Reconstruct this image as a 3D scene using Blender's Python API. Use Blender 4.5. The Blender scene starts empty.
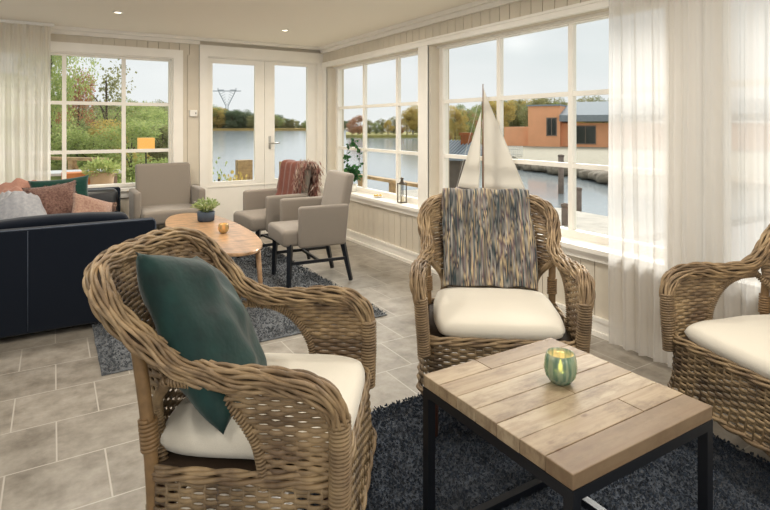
import bpy, bmesh, math, random
from mathutils import Vector, Matrix, noise
PI=math.pi
R=random.Random(7)
COL=bpy.context.scene.collection
# ------------------------------------------------------------------ camera
F=545.0; HZ=125.5; CH=1.35; YAW=math.radians(31.35)
CY,SY=math.cos(YAW),math.sin(YAW)
def cw(cx,d): return (cx*CY+d*SY, -cx*SY+d*CY)
def W(px,py,z):
    d=F*(CH-z)/(py-HZ); x,y=cw((px-385)/F*d,d); return Vector((x,y,z))
def D(px,py,d):
    x,y=cw((px-385)/F*d,d); return Vector((x,y,CH-(py-HZ)*d/F))
cam=bpy.data.cameras.new('camera'); cam.sensor_width=36; cam.lens=F/770*36
cam.shift_y=-(255-HZ)/770; cam.clip_end=2000; cam.clip_start=.05
camo=bpy.data.objects.new('camera',cam); COL.objects.link(camo)
camo.location=(0,0,CH); camo.rotation_euler=(PI/2,0,-YAW)
bpy.context.scene.camera=camo
# ------------------------------------------------------------------ materials
def lin(h):
    h=h.lstrip('#'); v=[int(h[i:i+2],16)/255 for i in (0,2,4)]
    return tuple([(c/12.92 if c<=.04045 else ((c+.055)/1.055)**2.4) for c in v]+[1])
class NT:
    def __init__(s,name):
        m=bpy.data.materials.new(name); m.use_nodes=True; s.m=m; s.t=m.node_tree; s.t.nodes.clear()
        s.out=s.n('ShaderNodeOutputMaterial'); s.b=s.n('ShaderNodeBsdfPrincipled'); s.l(s.b.outputs[0],s.out.inputs[0])
    def n(s,k,**kw):
        o=s.t.nodes.new(k)
        for a,b in kw.items(): setattr(o,a,b)
        return o
    def l(s,a,b): s.t.links.new(a,b)
    def coord(s,scale=(1,1,1),which='Object',loc=(0,0,0),rot=(0,0,0)):
        c=s.n('ShaderNodeTexCoord'); m=s.n('ShaderNodeMapping'); m.inputs['Scale'].default_value=scale
        m.inputs['Location'].default_value=loc; m.inputs['Rotation'].default_value=rot
        s.l(c.outputs[which],m.inputs[0]); return m.outputs[0]
    def noise(s,vec,scale,detail=4,rough=.55):
        o=s.n('ShaderNodeTexNoise'); o.inputs['Scale'].default_value=scale; o.inputs['Detail'].default_value=detail
        o.inputs['Roughness'].default_value=rough
        if vec is not None: s.l(vec,o.inputs['Vector'])
        return o.outputs['Fac']
    def ramp(s,fac,stops):
        o=s.n('ShaderNodeValToRGB'); e=o.color_ramp.elements
        while len(e)<len(stops): e.new(.5)
        for i,(p,c) in enumerate(stops):
            e[i].position=p; e[i].color=lin(c) if isinstance(c,str) else c
        s.l(fac,o.inputs[0]); return o.outputs[0]
    def mix(s,f,a,b,mode='MIX'):
        o=s.n('ShaderNodeMix',data_type='RGBA',blend_type=mode)
        if isinstance(f,(int,float)): o.inputs[0].default_value=f
        else: s.l(f,o.inputs[0])
        for v,i in ((a,6),(b,7)):
            if isinstance(v,str): o.inputs[i].default_value=lin(v)
            elif isinstance(v,tuple): o.inputs[i].default_value=v
            else: s.l(v,o.inputs[i])
        return o.outputs[2]
    def island(s): return s.n('ShaderNodeNewGeometry').outputs['Random Per Island']
    def bump(s,h,strength=.3,dist=.01):
        o=s.n('ShaderNodeBump'); o.inputs['Strength'].default_value=strength; o.inputs['Distance'].default_value=dist
        s.l(h,o.inputs['Height']); s.l(o.outputs[0],s.b.inputs['Normal'])
    def set(s,col=None,rough=.5,metal=0,spec=None,sheen=0,trans=0):
        if col is not None:
            if isinstance(col,str): s.b.inputs['Base Color'].default_value=lin(col)
            else: s.l(col,s.b.inputs['Base Color'])
        s.b.inputs['Roughness'].default_value=rough; s.b.inputs['Metallic'].default_value=metal
        if spec is not None: s.b.inputs['Specular IOR Level'].default_value=spec
        if sheen: s.b.inputs['Sheen Weight'].default_value=sheen
        if trans: s.b.inputs['Transmission Weight'].default_value=trans
        return s.m
def plain(name,c,rough=.5,metal=0,nz=0,nscale=8,**k):
    t=NT(name)
    if nz:
        v=t.coord(); f=t.noise(v,nscale)
        a=lin(c); lo=tuple([x*(1-nz) for x in a[:3]]+[1]); hi=tuple([min(1,x*(1+nz)) for x in a[:3]]+[1])
        return t.set(t.ramp(f,[(.3,lo),(.7,hi)]),rough,metal,**k)
    return t.set(c,rough,metal,**k)
M={}
M['wall']=plain('cream_paint','#efe9dc',.55,nz=.03)
M['panel']=plain('panel_paint','#d6ccba',.55,nz=.03)
M['trim']=plain('white_gloss_paint','#f5f0e6',.35,nz=.02)
M['ceil']=plain('ceiling_paint','#f2ebdd',.8)
# wicker
def wicker(name,cols,rough=.55):
    t=NT(name); v=t.coord(); n=t.noise(v,35,3)
    c=t.ramp(t.island(),[(i/(len(cols)-1),x) for i,x in enumerate(cols)])
    n2=t.noise(v,9,2)
    c=t.mix(t.ramp(n,[(.35,(0,0,0,1)),(.7,(.6,.6,.6,1))]),c,cols[0])
    c=t.mix(t.ramp(n2,[(.4,(0,0,0,1)),(.7,(.45,.45,.45,1))]),c,'#c8ac80')
    t.bump(t.noise(v,160,2),.35,.003)
    return t.set(c,rough)
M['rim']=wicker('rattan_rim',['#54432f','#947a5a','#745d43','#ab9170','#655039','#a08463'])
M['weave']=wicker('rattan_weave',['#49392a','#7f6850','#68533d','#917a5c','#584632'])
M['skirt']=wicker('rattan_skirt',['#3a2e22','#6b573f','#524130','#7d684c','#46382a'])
M['core']=plain('dark_rattan_core','#3a2c1e',.8)
M['pole']=plain('rattan_pole','#7d6241',.5,nz=.25,nscale=25)
M['leg']=plain('chair_foot_wood','#5d3a2c',.5,nz=.2,nscale=30)
def fabric(name,a,b,scale=350,rough=.95,sheen=.2,bs=.25,big=.5):
    t=NT(name); v=t.coord(); n=t.noise(v,scale,2); g=t.noise(v,5,3)
    c=t.mix(n,a,b); 
    t.bump(n,bs,.004); return t.set(c,rough,sheen=sheen,spec=.2)
M['cushion']=fabric('off_white_linen','#d2cbbc','#e0d9ca')
M['velvet']=NT('green_velvet')
t=M['velvet']; v=t.coord(); n=t.noise(v,9,3); c=t.ramp(n,[(.3,'#07211f'),(.7,'#113a36')]); t.bump(t.noise(v,14,3),.25,.02)
M['velvet']=t.set(c,.6,sheen=.15,spec=.25); 
M['grey']=fabric('warm_grey_upholstery','#80776d','#968d82',420)
M['piping']=fabric('pale_piping','#b3aaa0','#c2bab0')
M['navyleg']=plain('black_stained_wood','#10161f',.35)
M['navy']=fabric('navy_upholstery','#0b111b','#121a27',300,sheen=.15)
M['seam']=plain('navy_piping','#4a5362',.6)
M['leather']=plain('black_leather','#15171b',.32,nz=.3)
M['steel']=plain('black_steel','#0d1118',.4,spec=.5)
# rustic planks
def planks(name,cols,sc=(3,40,40),rough=.45,bump=.3):
    t=NT(name); v=t.coord(sc); n=t.noise(v,1.0,6,.65); isl=t.island()
    c=t.ramp(isl,[(i/(len(cols)-1),x) for i,x in enumerate(cols)])
    c=t.mix(t.ramp(n,[(.45,(0,0,0,1)),(.75,(.55,.55,.55,1))]),c,'#6f5238')
    bl=t.noise(t.coord((1,2.8,1)),6,6,.7); c=t.mix(t.ramp(bl,[(.46,(0,0,0,1)),(.66,(.75,.75,.75,1))]),c,'#6a543e')
    kn=t.n('ShaderNodeTexVoronoi',voronoi_dimensions='2D'); kn.inputs['Scale'].default_value=6; kv=t.coord((.8,1.5,1),rot=(0,0,.3)); t.l(kv,kn.inputs['Vector'])
    kd=t.n('ShaderNodeMath',operation='MULTIPLY'); t.l(t.ramp(kn.outputs['Distance'],[(.02,(.7,.7,.7,1)),(.085,(0,0,0,1))]),kd.inputs[0]); t.l(t.ramp(t.noise(t.coord((1,1,1),loc=(4,2,0)),6,1),[(.5,(0,0,0,1)),(.6,(1,1,1,1))]),kd.inputs[1])
    c=t.mix(kd.outputs[0],c,'#5a3a24')
    t.bump(n,bump,.002); return t.set(c,rough)
M['planks']=planks('reclaimed_pine',['#857157','#aa977b','#968267','#7c6850','#b0a086','#8e795f'],(3,42,42),.55)
M['teak']=planks('oiled_beech',['#bd9670','#bd9670'],(20,2,20),.28,.05)
# floor
t=NT('stone_tile'); v=t.coord(loc=(-.013,-2.207,0),which='Object')
br=t.n('ShaderNodeTexBrick'); t.l(v,br.inputs['Vector']); br.inputs['Scale'].default_value=1
br.inputs['Brick Width'].default_value=.3445; br.inputs['Row Height'].default_value=.348; br.inputs['Mortar Size'].default_value=.0035
br.inputs['Mortar Smooth'].default_value=.2; br.inputs['Bias'].default_value=0
br.inputs['Color1'].default_value=(.42,.42,.42,1); br.inputs['Color2'].default_value=(.58,.58,.58,1)
vv=t.coord(); n1=t.noise(vv,7,8,.65); n2=t.noise(vv,40,4)
c=t.ramp(n1,[(.3,'#736b60'),(.5,'#928a7e'),(.72,'#a8a095')])
c=t.mix(.5,c,br.outputs['Color'],'OVERLAY'); c=t.mix(.18,c,n2,'OVERLAY')
c=t.mix(br.outputs['Fac'],c,'#b4ada2')
rr=t.n('ShaderNodeMapRange'); t.l(n2,rr.inputs[0]); rr.inputs[3].default_value=.26; rr.inputs[4].default_value=.42
t.l(rr.outputs[0],t.b.inputs['Roughness'])
inv=t.n('ShaderNodeMath',operation='SUBTRACT'); inv.inputs[0].default_value=1; t.l(br.outputs['Fac'],inv.inputs[1])
t.bump(inv.outputs[0],.35,.003); M['tile']=t.set(c,.4); t.l(rr.outputs[0],t.b.inputs['Roughness'])
def rugmat(name,a,b):
    t=NT(name); v=t.coord(); c=t.ramp(t.noise(v,60,3),[(.3,a),(.7,b)])
    t.bump(t.noise(v,220,2),.6,.01); return t.set(c,1,sheen=.3,spec=.05)
M['rug']=rugmat('charcoal_pile','#4a4e52','#727578')
M['rug2']=rugmat('blue_charcoal_pile','#222a35','#3e4754')
# glass
t=NT('clear_glass'); tr=t.n('ShaderNodeBsdfTransparent'); gl=t.n('ShaderNodeBsdfGlossy'); gl.inputs['Roughness'].default_value=.22
lw=t.n('ShaderNodeLayerWeight'); lw.inputs[0].default_value=.5; pw=t.n('ShaderNodeMath',operation='POWER'); t.l(lw.outputs['Facing'],pw.inputs[0]); pw.inputs[1].default_value=5
fr=t.n('ShaderNodeMapRange'); t.l(pw.outputs[0],fr.inputs[0]); fr.inputs[3].default_value=.01; fr.inputs[4].default_value=.6; mx=t.n('ShaderNodeMixShader')
tr.inputs[0].default_value=(.97,.98,.975,1)
t.l(fr.outputs[0],mx.inputs[0]); t.l(tr.outputs[0],mx.inputs[1]); t.l(gl.outputs[0],mx.inputs[2]); t.l(mx.outputs[0],t.out.inputs[0]); M['glass']=t.m
def tint(name,col,rough=.05,tw=.55,streak=False):
    t=NT(name); tr=t.n('ShaderNodeBsdfTransparent'); mx=t.n('ShaderNodeMixShader'); mx.inputs[0].default_value=tw
    t.set(col,rough,spec=.8); tr.inputs[0].default_value=lin(col)
    if streak:
        v=t.coord((60,60,2)); t.l(t.ramp(t.noise(v,1,2),[(.36,'#7d988b'),(.5,'#b3bfac'),(.66,'#d8d2b8')]),t.b.inputs['Base Color'])
    t.l(t.b.outputs[0],mx.inputs[1]); t.l(tr.outputs[0],mx.inputs[2]); t.l(mx.outputs[0],t.out.inputs[0]); return t.m
M['mercury']=tint('green_mottled_glass','#a9c4b4',.1,.55,True)
M['goldglass']=tint('gold_mottled_glass','#c9b27a',.12,.25)
M['goldglass'].node_tree.nodes['Principled BSDF'].inputs['Metallic'].default_value=.4
def sheer(name,tw,col='#f4f2ee'):
    t=NT(name); tr=t.n('ShaderNodeBsdfTransparent'); tl=t.n('ShaderNodeBsdfTranslucent'); df=t.n('ShaderNodeBsdfDiffuse')
    for x in (tl,df): x.inputs[0].default_value=lin(col)
    a=t.n('ShaderNodeMixShader'); a.inputs[0].default_value=.62; t.l(df.outputs[0],a.inputs[1]); t.l(tl.outputs[0],a.inputs[2])
    b=t.n('ShaderNodeMixShader'); b.inputs[0].default_value=tw; t.l(a.outputs[0],b.inputs[1]); t.l(tr.outputs[0],b.inputs[2])
    t.l(b.outputs[0],t.out.inputs[0]); return t.m
M['sheer']=sheer('sheer_voile',.22,'#ebe8e4'); M['sheer2']=sheer('left_voile',.12,'#e9e4da')
M['sail']=sheer('sail_cloth',.06,'#e2ddd4')
def emit(name,col,s):
    t=NT(name); t.set(col,.5); t.b.inputs['Emission Color'].default_value=lin(col); t.b.inputs['Emission Strength'].default_value=s; return t.m
M['flame']=emit('candle_flame','#ffb65a',14); M['bulb']=emit('spot_bulb','#fff2d8',5)
M['wax']=plain('candle_wax','#f2e6c8',.4)
M['chrome']=plain('brushed_metal','#b9b6b0',.3,1)
M['bronze']=plain('dark_bronze','#5b5247',.4,.7)
M['white']=plain('white_plastic','#efece4',.4)
M['black']=plain('black_plastic','#17181a',.4)
M['pot']=plain('slate_pot','#3f4a58',.55,nz=.15)
M['soil']=plain('soil','#2b2119',.95)
M['wood']=planks('weathered_wood',['#b29468','#c4a678','#a98b60'],(2,30,30),.7,.2)
M['boatwood']=planks('varnished_wood',['#7d4b2a','#8a5733'],(2,30,30),.35,.05)
M['deck']=plain('bleached_jetty_wood','#b2aa9c',.8,nz=.15,nscale=3)
M['greywood']=plain('grey_pile_wood','#86766a',.85,nz=.25,nscale=6)
M['orange']=plain('orange_render','#f6b286',.85,nz=.06,nscale=1)
M['tin']=plain('tin_roof','#8f989f',.85,0,nz=.1)
M['darkglass']=plain('dark_window_glass','#2c3235',.12)
M['brick']=plain('chimney_brick','#96572f',.9,nz=.25,nscale=4)
M['rock']=plain('shore_rock','#8f8474',.95,nz=.35,nscale=1.2)
M['grassy']=plain('autumn_grass','#9c9450',.95,nz=.3,nscale=.6)
M['strip']=plain('reed_strip','#b79a5c',.95,nz=.25,nscale=.1)
M['hill']=plain('hillside_scrub','#8c9353',.95,nz=.45,nscale=.8)
M['gravel']=plain('pale_ground','#a79f8b',.95,nz=.2,nscale=3)
M['trunk']=plain('tree_bark','#564a3d',.9,nz=.3,nscale=6)
M['pylon']=plain('pylon_steel','#a3a9ad',.7)
M['housewall']=plain('shed_wall','#6d6257',.9,nz=.15)
t=NT('lake_water'); v=t.coord((1,1,1)); t.bump(t.noise(v,.9,4),.05,.05); M['water']=t.set('#8d979b',.12,spec=.8)
def leafmat(name,cols):
    t=NT(name); c=t.ramp(t.island(),[(i/(len(cols)-1),x) for i,x in enumerate(cols)]); t.set(c,.7,spec=.2)
    tl=t.n('ShaderNodeBsdfTranslucent'); t.l(c,tl.inputs[0]); mx=t.n('ShaderNodeMixShader'); mx.inputs[0].default_value=.35
    t.l(t.b.outputs[0],mx.inputs[1]); t.l(tl.outputs[0],mx.inputs[2]); t.l(mx.outputs[0],t.out.inputs[0]); return t.m
L={'green':leafmat('green_leaves',['#7e8e5a','#9aa870','#b4b87a','#8a9c66']),  # tree leaf colours lightened to paint in outdoor haze
   'yellow':leafmat('yellow_leaves',['#c4ae62','#dcc378','#b8ae70','#d2b45e']),
   'rust':leafmat('rust_leaves',['#b07858','#cc9270','#a08264','#c4966c']),
   'olive':leafmat('olive_leaves',['#86885e','#a09e6c','#929066','#aeaa74']),
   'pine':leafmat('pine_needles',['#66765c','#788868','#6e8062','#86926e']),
   'lush':leafmat('lime_leaves',['#9cb068','#b6c278','#c8cc8a','#90a464']),
   'house':leafmat('houseplant_leaves',['#2c5230','#3d6a3b','#234427','#4c7a45']),
   'herb':leafmat('herb_leaves',['#8ca060','#a2b274','#c0ca98','#7e9458']),
   'petal':leafmat('white_petals',['#e9e6d6','#d9dcc4'])}
def streaks():
    t=NT('striped_rag_weave'); c0=t.n('ShaderNodeTexCoord'); sp=t.n('ShaderNodeSeparateXYZ'); t.l(c0.outputs['Object'],sp.inputs[0])
    sn=t.n('ShaderNodeMath',operation='SNAP'); t.l(sp.outputs['X'],sn.inputs[0]); sn.inputs[1].default_value=.0055
    def cmb(a,zs):
        m1=t.n('ShaderNodeMath',operation='MULTIPLY'); t.l(sn.outputs[0],m1.inputs[0]); m1.inputs[1].default_value=a
        m2=t.n('ShaderNodeMath',operation='MULTIPLY'); t.l(sp.outputs['Z'],m2.inputs[0]); m2.inputs[1].default_value=zs
        cb=t.n('ShaderNodeCombineXYZ'); t.l(m1.outputs[0],cb.inputs[0]); t.l(m2.outputs[0],cb.inputs[2]); return cb.outputs[0]
    n=t.noise(cmb(173,4),1,1); 
    c=t.ramp(n,[(.25,'#26343a'),(.34,'#4c5e60'),(.40,'#94908a'),(.45,'#3b3a40'),(.50,'#cdb994'),(.54,'#6f5a5e'),(.60,'#b5b0a6'),(.66,'#33454a'),(.74,'#c9ab84'),(.8,'#57494c')])
    n2=t.noise(cmb(31,3),1,1); c=t.mix(t.ramp(n2,[(.45,(0,0,0,1)),(.62,(.6,.6,.6,1))]),c,'#353c40')
    w_=t.n('ShaderNodeMath',operation='PINGPONG'); t.l(sp.outputs['X'],w_.inputs[0]); w_.inputs[1].default_value=.00275
    w2=t.n('ShaderNodeMath',operation='MULTIPLY'); t.l(w_.outputs[0],w2.inputs[0]); w2.inputs[1].default_value=360
    t.bump(w2.outputs[0],.6,.004); return t.set(c,.95,sheen=.1,spec=.1)
M['rag']=streaks()
M['fluffy']=rugmat('mauve_fur','#5a3f38','#8a6c60'); M['pinkknit']=rugmat('pink_knit','#8e6c5e','#b0917f')
M['bottle']=fabric('dark_green_velvet','#0e2b25','#1b463c',60); M['greythrow']=fabric('grey_wool','#85868b','#b1b1b4',40)
M['salmon']=fabric('salmon_wool','#a57868','#bb907e',60); M['rustthrow']=fabric('rust_wool','#5c362d','#7d4e42',40)
M['shag']=leafmat('fringe_yarn',['#6b463f','#b59a8a','#8b5c50','#d1bfae','#4a2f2b'])
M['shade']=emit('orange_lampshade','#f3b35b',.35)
M['crate']=plain('orange_crate','#c77a44',.7); M['terracotta']=plain('beige_planter','#b89a7a',.8,nz=.1)
M['tablegrey']=plain('grey_outdoor_top','#c6c8c8',.5)
M['shell']=plain('yellow_shell','#d8b458',.5,nz=.2,nscale=20)
# ------------------------------------------------------------------ mesh builder
class MB:
    def __init__(s): s.v=[]; s.f=[]
    def add(s,vs,fs):
        o=len(s.v); s.v.extend([tuple(p) for p in vs]); s.f.extend([tuple(i+o for i in f) for f in fs]); return s
    def box(s,x0,x1,y0,y1,z0,z1,M4=None):
        vs=[Vector((x,y,z)) for z in (z0,z1) for y in (y0,y1) for x in (x0,x1)]
        if M4: vs=[M4@p for p in vs]
        return s.add(vs,[(0,2,3,1),(4,5,7,6),(0,1,5,4),(2,6,7,3),(0,4,6,2),(1,3,7,5)])
    def rbox(s,c,size,r=.02,seg=3,M4=None,fn=None,cuts=0):
        bm=bmesh.new(); bmesh.ops.create_cube(bm,size=1)
        for q in bm.verts: q.co=Vector([q.co[i]*size[i] for i in range(3)])
        bmesh.ops.bevel(bm,geom=list(bm.edges),offset=min(r,min(size)*.49),segments=seg,profile=.5,affect='EDGES')
        if cuts:
            es=[e for e in bm.edges if e.calc_length()>min(size)*.5]
            bmesh.ops.subdivide_edges(bm,edges=es,cuts=cuts,use_grid_fill=True)
        bm.verts.index_update(); vs=[]
        for q in bm.verts:
            p=q.co+Vector(c)
            if fn: p=Vector(fn(p))
            if M4: p=M4@p
            vs.append(p)
        s.add(vs,[tuple(x.index for x in f.verts) for f in bm.faces]); bm.free(); return s
    def tube(s,pts,r,n=5,closed=False,flat=1.0,cap=True):
        pts=[Vector(p) for p in pts]; N=len(pts)
        if N<2: return s
        o=len(s.v); up=None
        for i in range(N):
            if closed: t=pts[(i+1)%N]-pts[i-1]
            else: t=pts[min(i+1,N-1)]-pts[max(i-1,0)]
            if t.length<1e-9: t=Vector((0,0,1))
            t.normalize()
            if up is None:
                up=Vector((0,0,1)) if abs(t.z)<.9 else Vector((1,0,0))
            up=(up-t*up.dot(t))
            if up.length<1e-6: up=t.orthogonal()
            up.normalize(); sd=t.cross(up)
            rr=r[i] if isinstance(r,(list,tuple)) else r
            for k in range(n):
                a=2*PI*k/n; p=pts[i]+up*(math.cos(a)*rr*flat)+sd*(math.sin(a)*rr)
                s.v.append(tuple(p))
        for i in range(N if closed else N-1):
            a=o+i*n; b=o+((i+1)%N)*n
            for k in range(n): s.f.append((a+k,a+(k+1)%n,b+(k+1)%n,b+k))
        if cap and not closed:
            s.f.append(tuple(o+k for k in range(n))[::-1]); s.f.append(tuple(o+(N-1)*n+k for k in range(n)))
        return s
    def lathe(s,prof,c=(0,0,0),n=24,M4=None):
        o=len(s.v); vs=[]
        for r,z in prof:
            for k in range(n):
                a=2*PI*k/n; p=Vector((c[0]+r*math.cos(a),c[1]+r*math.sin(a),c[2]+z)); vs.append(M4@p if M4 else p)
        s.v.extend([tuple(p) for p in vs])
        for i in range(len(prof)-1):
            for k in range(n): s.f.append((o+i*n+k,o+i*n+(k+1)%n,o+(i+1)*n+(k+1)%n,o+(i+1)*n+k))
        s.f.append(tuple(o+k for k in range(n))[::-1]); s.f.append(tuple(o+(len(prof)-1)*n+k for k in range(n)))
        return s
    def grid(s,fn,nu,nv,thick=0,flip=False):
        P=[[Vector(fn(i/nu,j/nv)) for i in range(nu+1)] for j in range(nv+1)]
        def q(i,j,w,o): return o+j*w+i
        o=len(s.v); w=nu+1
        for row in P: s.v.extend([tuple(p) for p in row])
        for j in range(nv):
            for i in range(nu): s.f.append((o+j*w+i,o+j*w+i+1,o+(j+1)*w+i+1,o+(j+1)*w+i))
        if thick:
            o2=len(s.v)
            for j in range(nv+1):
                for i in range(nu+1):
                    a=P[j][min(i+1,nu)]-P[j][max(i-1,0)]; b=P[min(j+1,nv)][i]-P[max(j-1,0)][i]
                    n=a.cross(b); n=n.normalized() if n.length>1e-9 else Vector((0,0,1))
                    s.v.append(tuple(P[j][i]-n*thick))
            for j in range(nv):
                for i in range(nu): s.f.append((o2+j*w+i,o2+(j+1)*w+i,o2+(j+1)*w+i+1,o2+j*w+i+1))
            for i in range(nu):
                s.f.append((o+i,o2+i,o2+i+1,o+i+1)); k=nv*w; s.f.append((o+k+i+1,o2+k+i+1,o2+k+i,o+k+i))
            for j in range(nv):
                s.f.append((o+(j+1)*w,o2+(j+1)*w,o2+j*w,o+j*w)); s.f.append((o+j*w+nu,o2+j*w+nu,o2+(j+1)*w+nu,o+(j+1)*w+nu))
        return s
    def build(s,name,mat,parent=None,smooth=False,loc=None,rot=None):
        me=bpy.data.meshes.new(name); me.from_pydata(s.v,[],s.f); me.validate(); me.materials.append(M[mat] if isinstance(mat,str) else mat)
        if smooth: me.polygons.foreach_set('use_smooth',[True]*len(me.polygons))
        me.update()
        ob=bpy.data.objects.new(name,me); COL.objects.link(ob)
        if parent: ob.parent=parent
        if loc is not None: ob.location=loc
        if rot is not None: ob.rotation_euler=rot
        return ob
def tag(o,label=None,cat=None,group=None,kind=None):
    if label: o['label']=label
    if cat: o['category']=cat
    if group: o['group']=group
    if kind: o['kind']=kind
    return o
def empty(name,loc,rz=0,**k):
    o=bpy.data.objects.new(name,None); COL.objects.link(o); o.location=loc; o.rotation_euler=(0,0,rz); o.empty_display_size=.1
    return tag(o,**k)
def copy_tree(o,parent=None):
    c=o.copy(); COL.objects.link(c)
    if parent: c.parent=parent
    for ch in list(o.children): copy_tree(ch,c)
    return c
def struct(name,mb,mat,parent=None,smooth=False): return tag(mb.build(name,mat,parent,smooth),kind=None if parent else 'structure')
def smoothpath(P,n=8,closed=False):
    P=[Vector(p) for p in P]; out=[]; N=len(P)
    rng=range(N if closed else N-1)
    for i in rng:
        if closed: a,b,c,d=P[i-1],P[i],P[(i+1)%N],P[(i+2)%N]
        else: a,b,c,d=P[max(i-1,0)],P[i],P[i+1],P[min(i+2,N-1)]
        for k in range(n):
            t=k/n; out.append(.5*((2*b)+(c-a)*t+(2*a-5*b+4*c-d)*t*t+(3*b-a-3*c+d)*t**3))
    if not closed: out.append(P[-1])
    return out
def resample(P,step,closed=False):
    P=list(P)+([P[0]] if closed else []); L_=[0]
    for a,b in zip(P,P[1:]): L_.append(L_[-1]+(b-a).length)
    n=max(2,int(round(L_[-1]/step))); out=[]; j=0
    for i in range(n if closed else n+1):
        s=L_[-1]*i/n
        while j<len(P)-2 and L_[j+1]<s: j+=1
        seg=L_[j+1]-L_[j]; out.append(P[j].lerp(P[j+1],(s-L_[j])/seg if seg>0 else 0))
    return out
def frames(P,closed=False):
    T=[];U=[];N=len(P); up=None
    for i in range(N):
        t=(P[(i+1)%N]-P[i-1]) if closed else (P[min(i+1,N-1)]-P[max(i-1,0)])
        t.normalize()
        if up is None: up=Vector((0,0,1)) if abs(t.z)<.9 else Vector((0,1,0))
        up=up-t*up.dot(t); up.normalize(); T.append(t.copy()); U.append(up.copy())
    return T,U
def coil(mb,path,rad,sr,pitch,seg=8,n=4):
    P=resample(path,pitch/seg); T,U=frames(P); pts=[]
    for i,p in enumerate(P):
        a=2*PI*i/seg; rr=rad(i/(len(P)-1)) if callable(rad) else rad
        pts.append(p+(U[i]*math.cos(a)+T[i].cross(U[i])*math.sin(a))*rr)
    mb.tube(pts,sr,n)
def leafcloud(n,fn,size,rnd,asp=.5):
    m=MB()
    for i in range(n):
        c,dirn=fn(rnd); s=size*rnd.uniform(.6,1.3); d=dirn.normalized() if dirn.length>0 else Vector((0,0,1))
        sd=d.cross(Vector((rnd.gauss(0,1),rnd.gauss(0,1),rnd.gauss(0,1))))
        if sd.length<1e-4: sd=d.orthogonal()
        sd.normalize(); sd*=s*asp
        m.add([c,c+d*s*.5+sd*.5,c+d*s,c+d*s*.5-sd*.5],[(0,1,2,3)])
    return m
# ------------------------------------------------------------------ world
w=bpy.data.worlds.new('sky'); bpy.context.scene.world=w; w.use_nodes=True; nt=w.node_tree; nt.nodes.clear()
def wn(k,**kw):
    o=nt.nodes.new(k)
    for a,b in kw.items(): setattr(o,a,b)
    return o
o=wn('ShaderNodeOutputWorld'); bg=wn('ShaderNodeBackground'); tc=wn('ShaderNodeTexCoord'); sx=wn('ShaderNodeSeparateXYZ')
mp=wn('ShaderNodeMapping'); mp.inputs['Scale'].default_value=(1,1,5); nz=wn('ShaderNodeTexNoise'); nz.inputs['Scale'].default_value=1.8; nz.inputs['Detail'].default_value=5
cr=wn('ShaderNodeValToRGB'); cr.color_ramp.elements[0].position=.36; cr.color_ramp.elements[1].position=.68
cr.color_ramp.elements[0].color=lin('#e4e9ea'); cr.color_ramp.elements[1].color=lin('#f6f7f8')
lk=nt.links.new
lk(tc.outputs['Generated'],mp.inputs[0]); lk(mp.outputs[0],nz.inputs['Vector']); lk(nz.outputs['Fac'],cr.inputs[0])
lk(tc.outputs['Generated'],sx.inputs[0]); hr=wn('ShaderNodeMapRange'); lk(sx.outputs['Z'],hr.inputs[0]); hr.inputs[1].default_value=0; hr.inputs[2].default_value=.12
mx=wn('ShaderNodeMix',data_type='RGBA'); lk(hr.outputs[0],mx.inputs[0]); mx.inputs[6].default_value=lin('#f3f4f4'); lk(cr.outputs[0],mx.inputs[7])
lk(mx.outputs[2],bg.inputs[0]); bg.inputs[1].default_value=.85; lk(bg.outputs[0],o.inputs[0])
sun=bpy.data.lights.new('sun','SUN'); sun.energy=3.8; sun.angle=.5; sun.color=(1,.965,.91)
so=bpy.data.objects.new('sun',sun); COL.objects.link(so); so.rotation_euler=Vector((-.66,-.50,-.52)).to_track_quat('-Z','Y').to_euler()
# ------------------------------------------------------------------ room shell
XR=3.0; YB=6.5; ZC=2.36; XL=-3.2; YF=-3.2
struct('floor',MB().box(XL,XR+.25,YF,YB+.2,-.12,0),'tile')
struct('ceiling',MB().box(XL,XR+.4,YF,YB+.3,ZC,ZC+.15),'ceil')
def boards(mb,axis,fixed,a0,a1,z0,z1,pitch=.11,th=.015,gap=.006):
    n=max(1,int(round((a1-a0)/pitch))); p=(a1-a0)/n
    for i in range(n):
        s,e=a0+i*p+gap/2,a0+(i+1)*p-gap/2
        if axis=='y': mb.box(fixed,fixed+th,s,e,z0,z1)
        else: mb.box(s,e,fixed,fixed+th,z0,z1)
# window layout on right wall: (Y low, Y high)
SILL=.56; HEAD=2.10
WR=[(4.297,6.37),(1.83,4.15),(-.60,1.63)]; BARS=[(5.643,4.911),(3.357,2.623),(.885,.145)]
def wallpieces(name,axis):
    mb=MB()
    if axis=='y':
        mb.box(XR+.015,XR+.25,YF,YB+.25,0,SILL-.02); mb.box(XR+.015,XR+.25,YF,YB+.25,HEAD,ZC)
        ys=[YF]+sorted([y for w_ in WR for y in w_])+[YB+.25]
        for i in range(0,len(ys),2): mb.box(XR+.0,XR+.25,ys[i],ys[i+1],SILL-.02,HEAD)
        boards(mb,'y',XR,YF,YB,.0,SILL-.05); boards(mb,'y',XR,YF,YB,2.13,ZC)
    return mb
struct('wall_right',wallpieces('r','y'),'panel')
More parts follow.
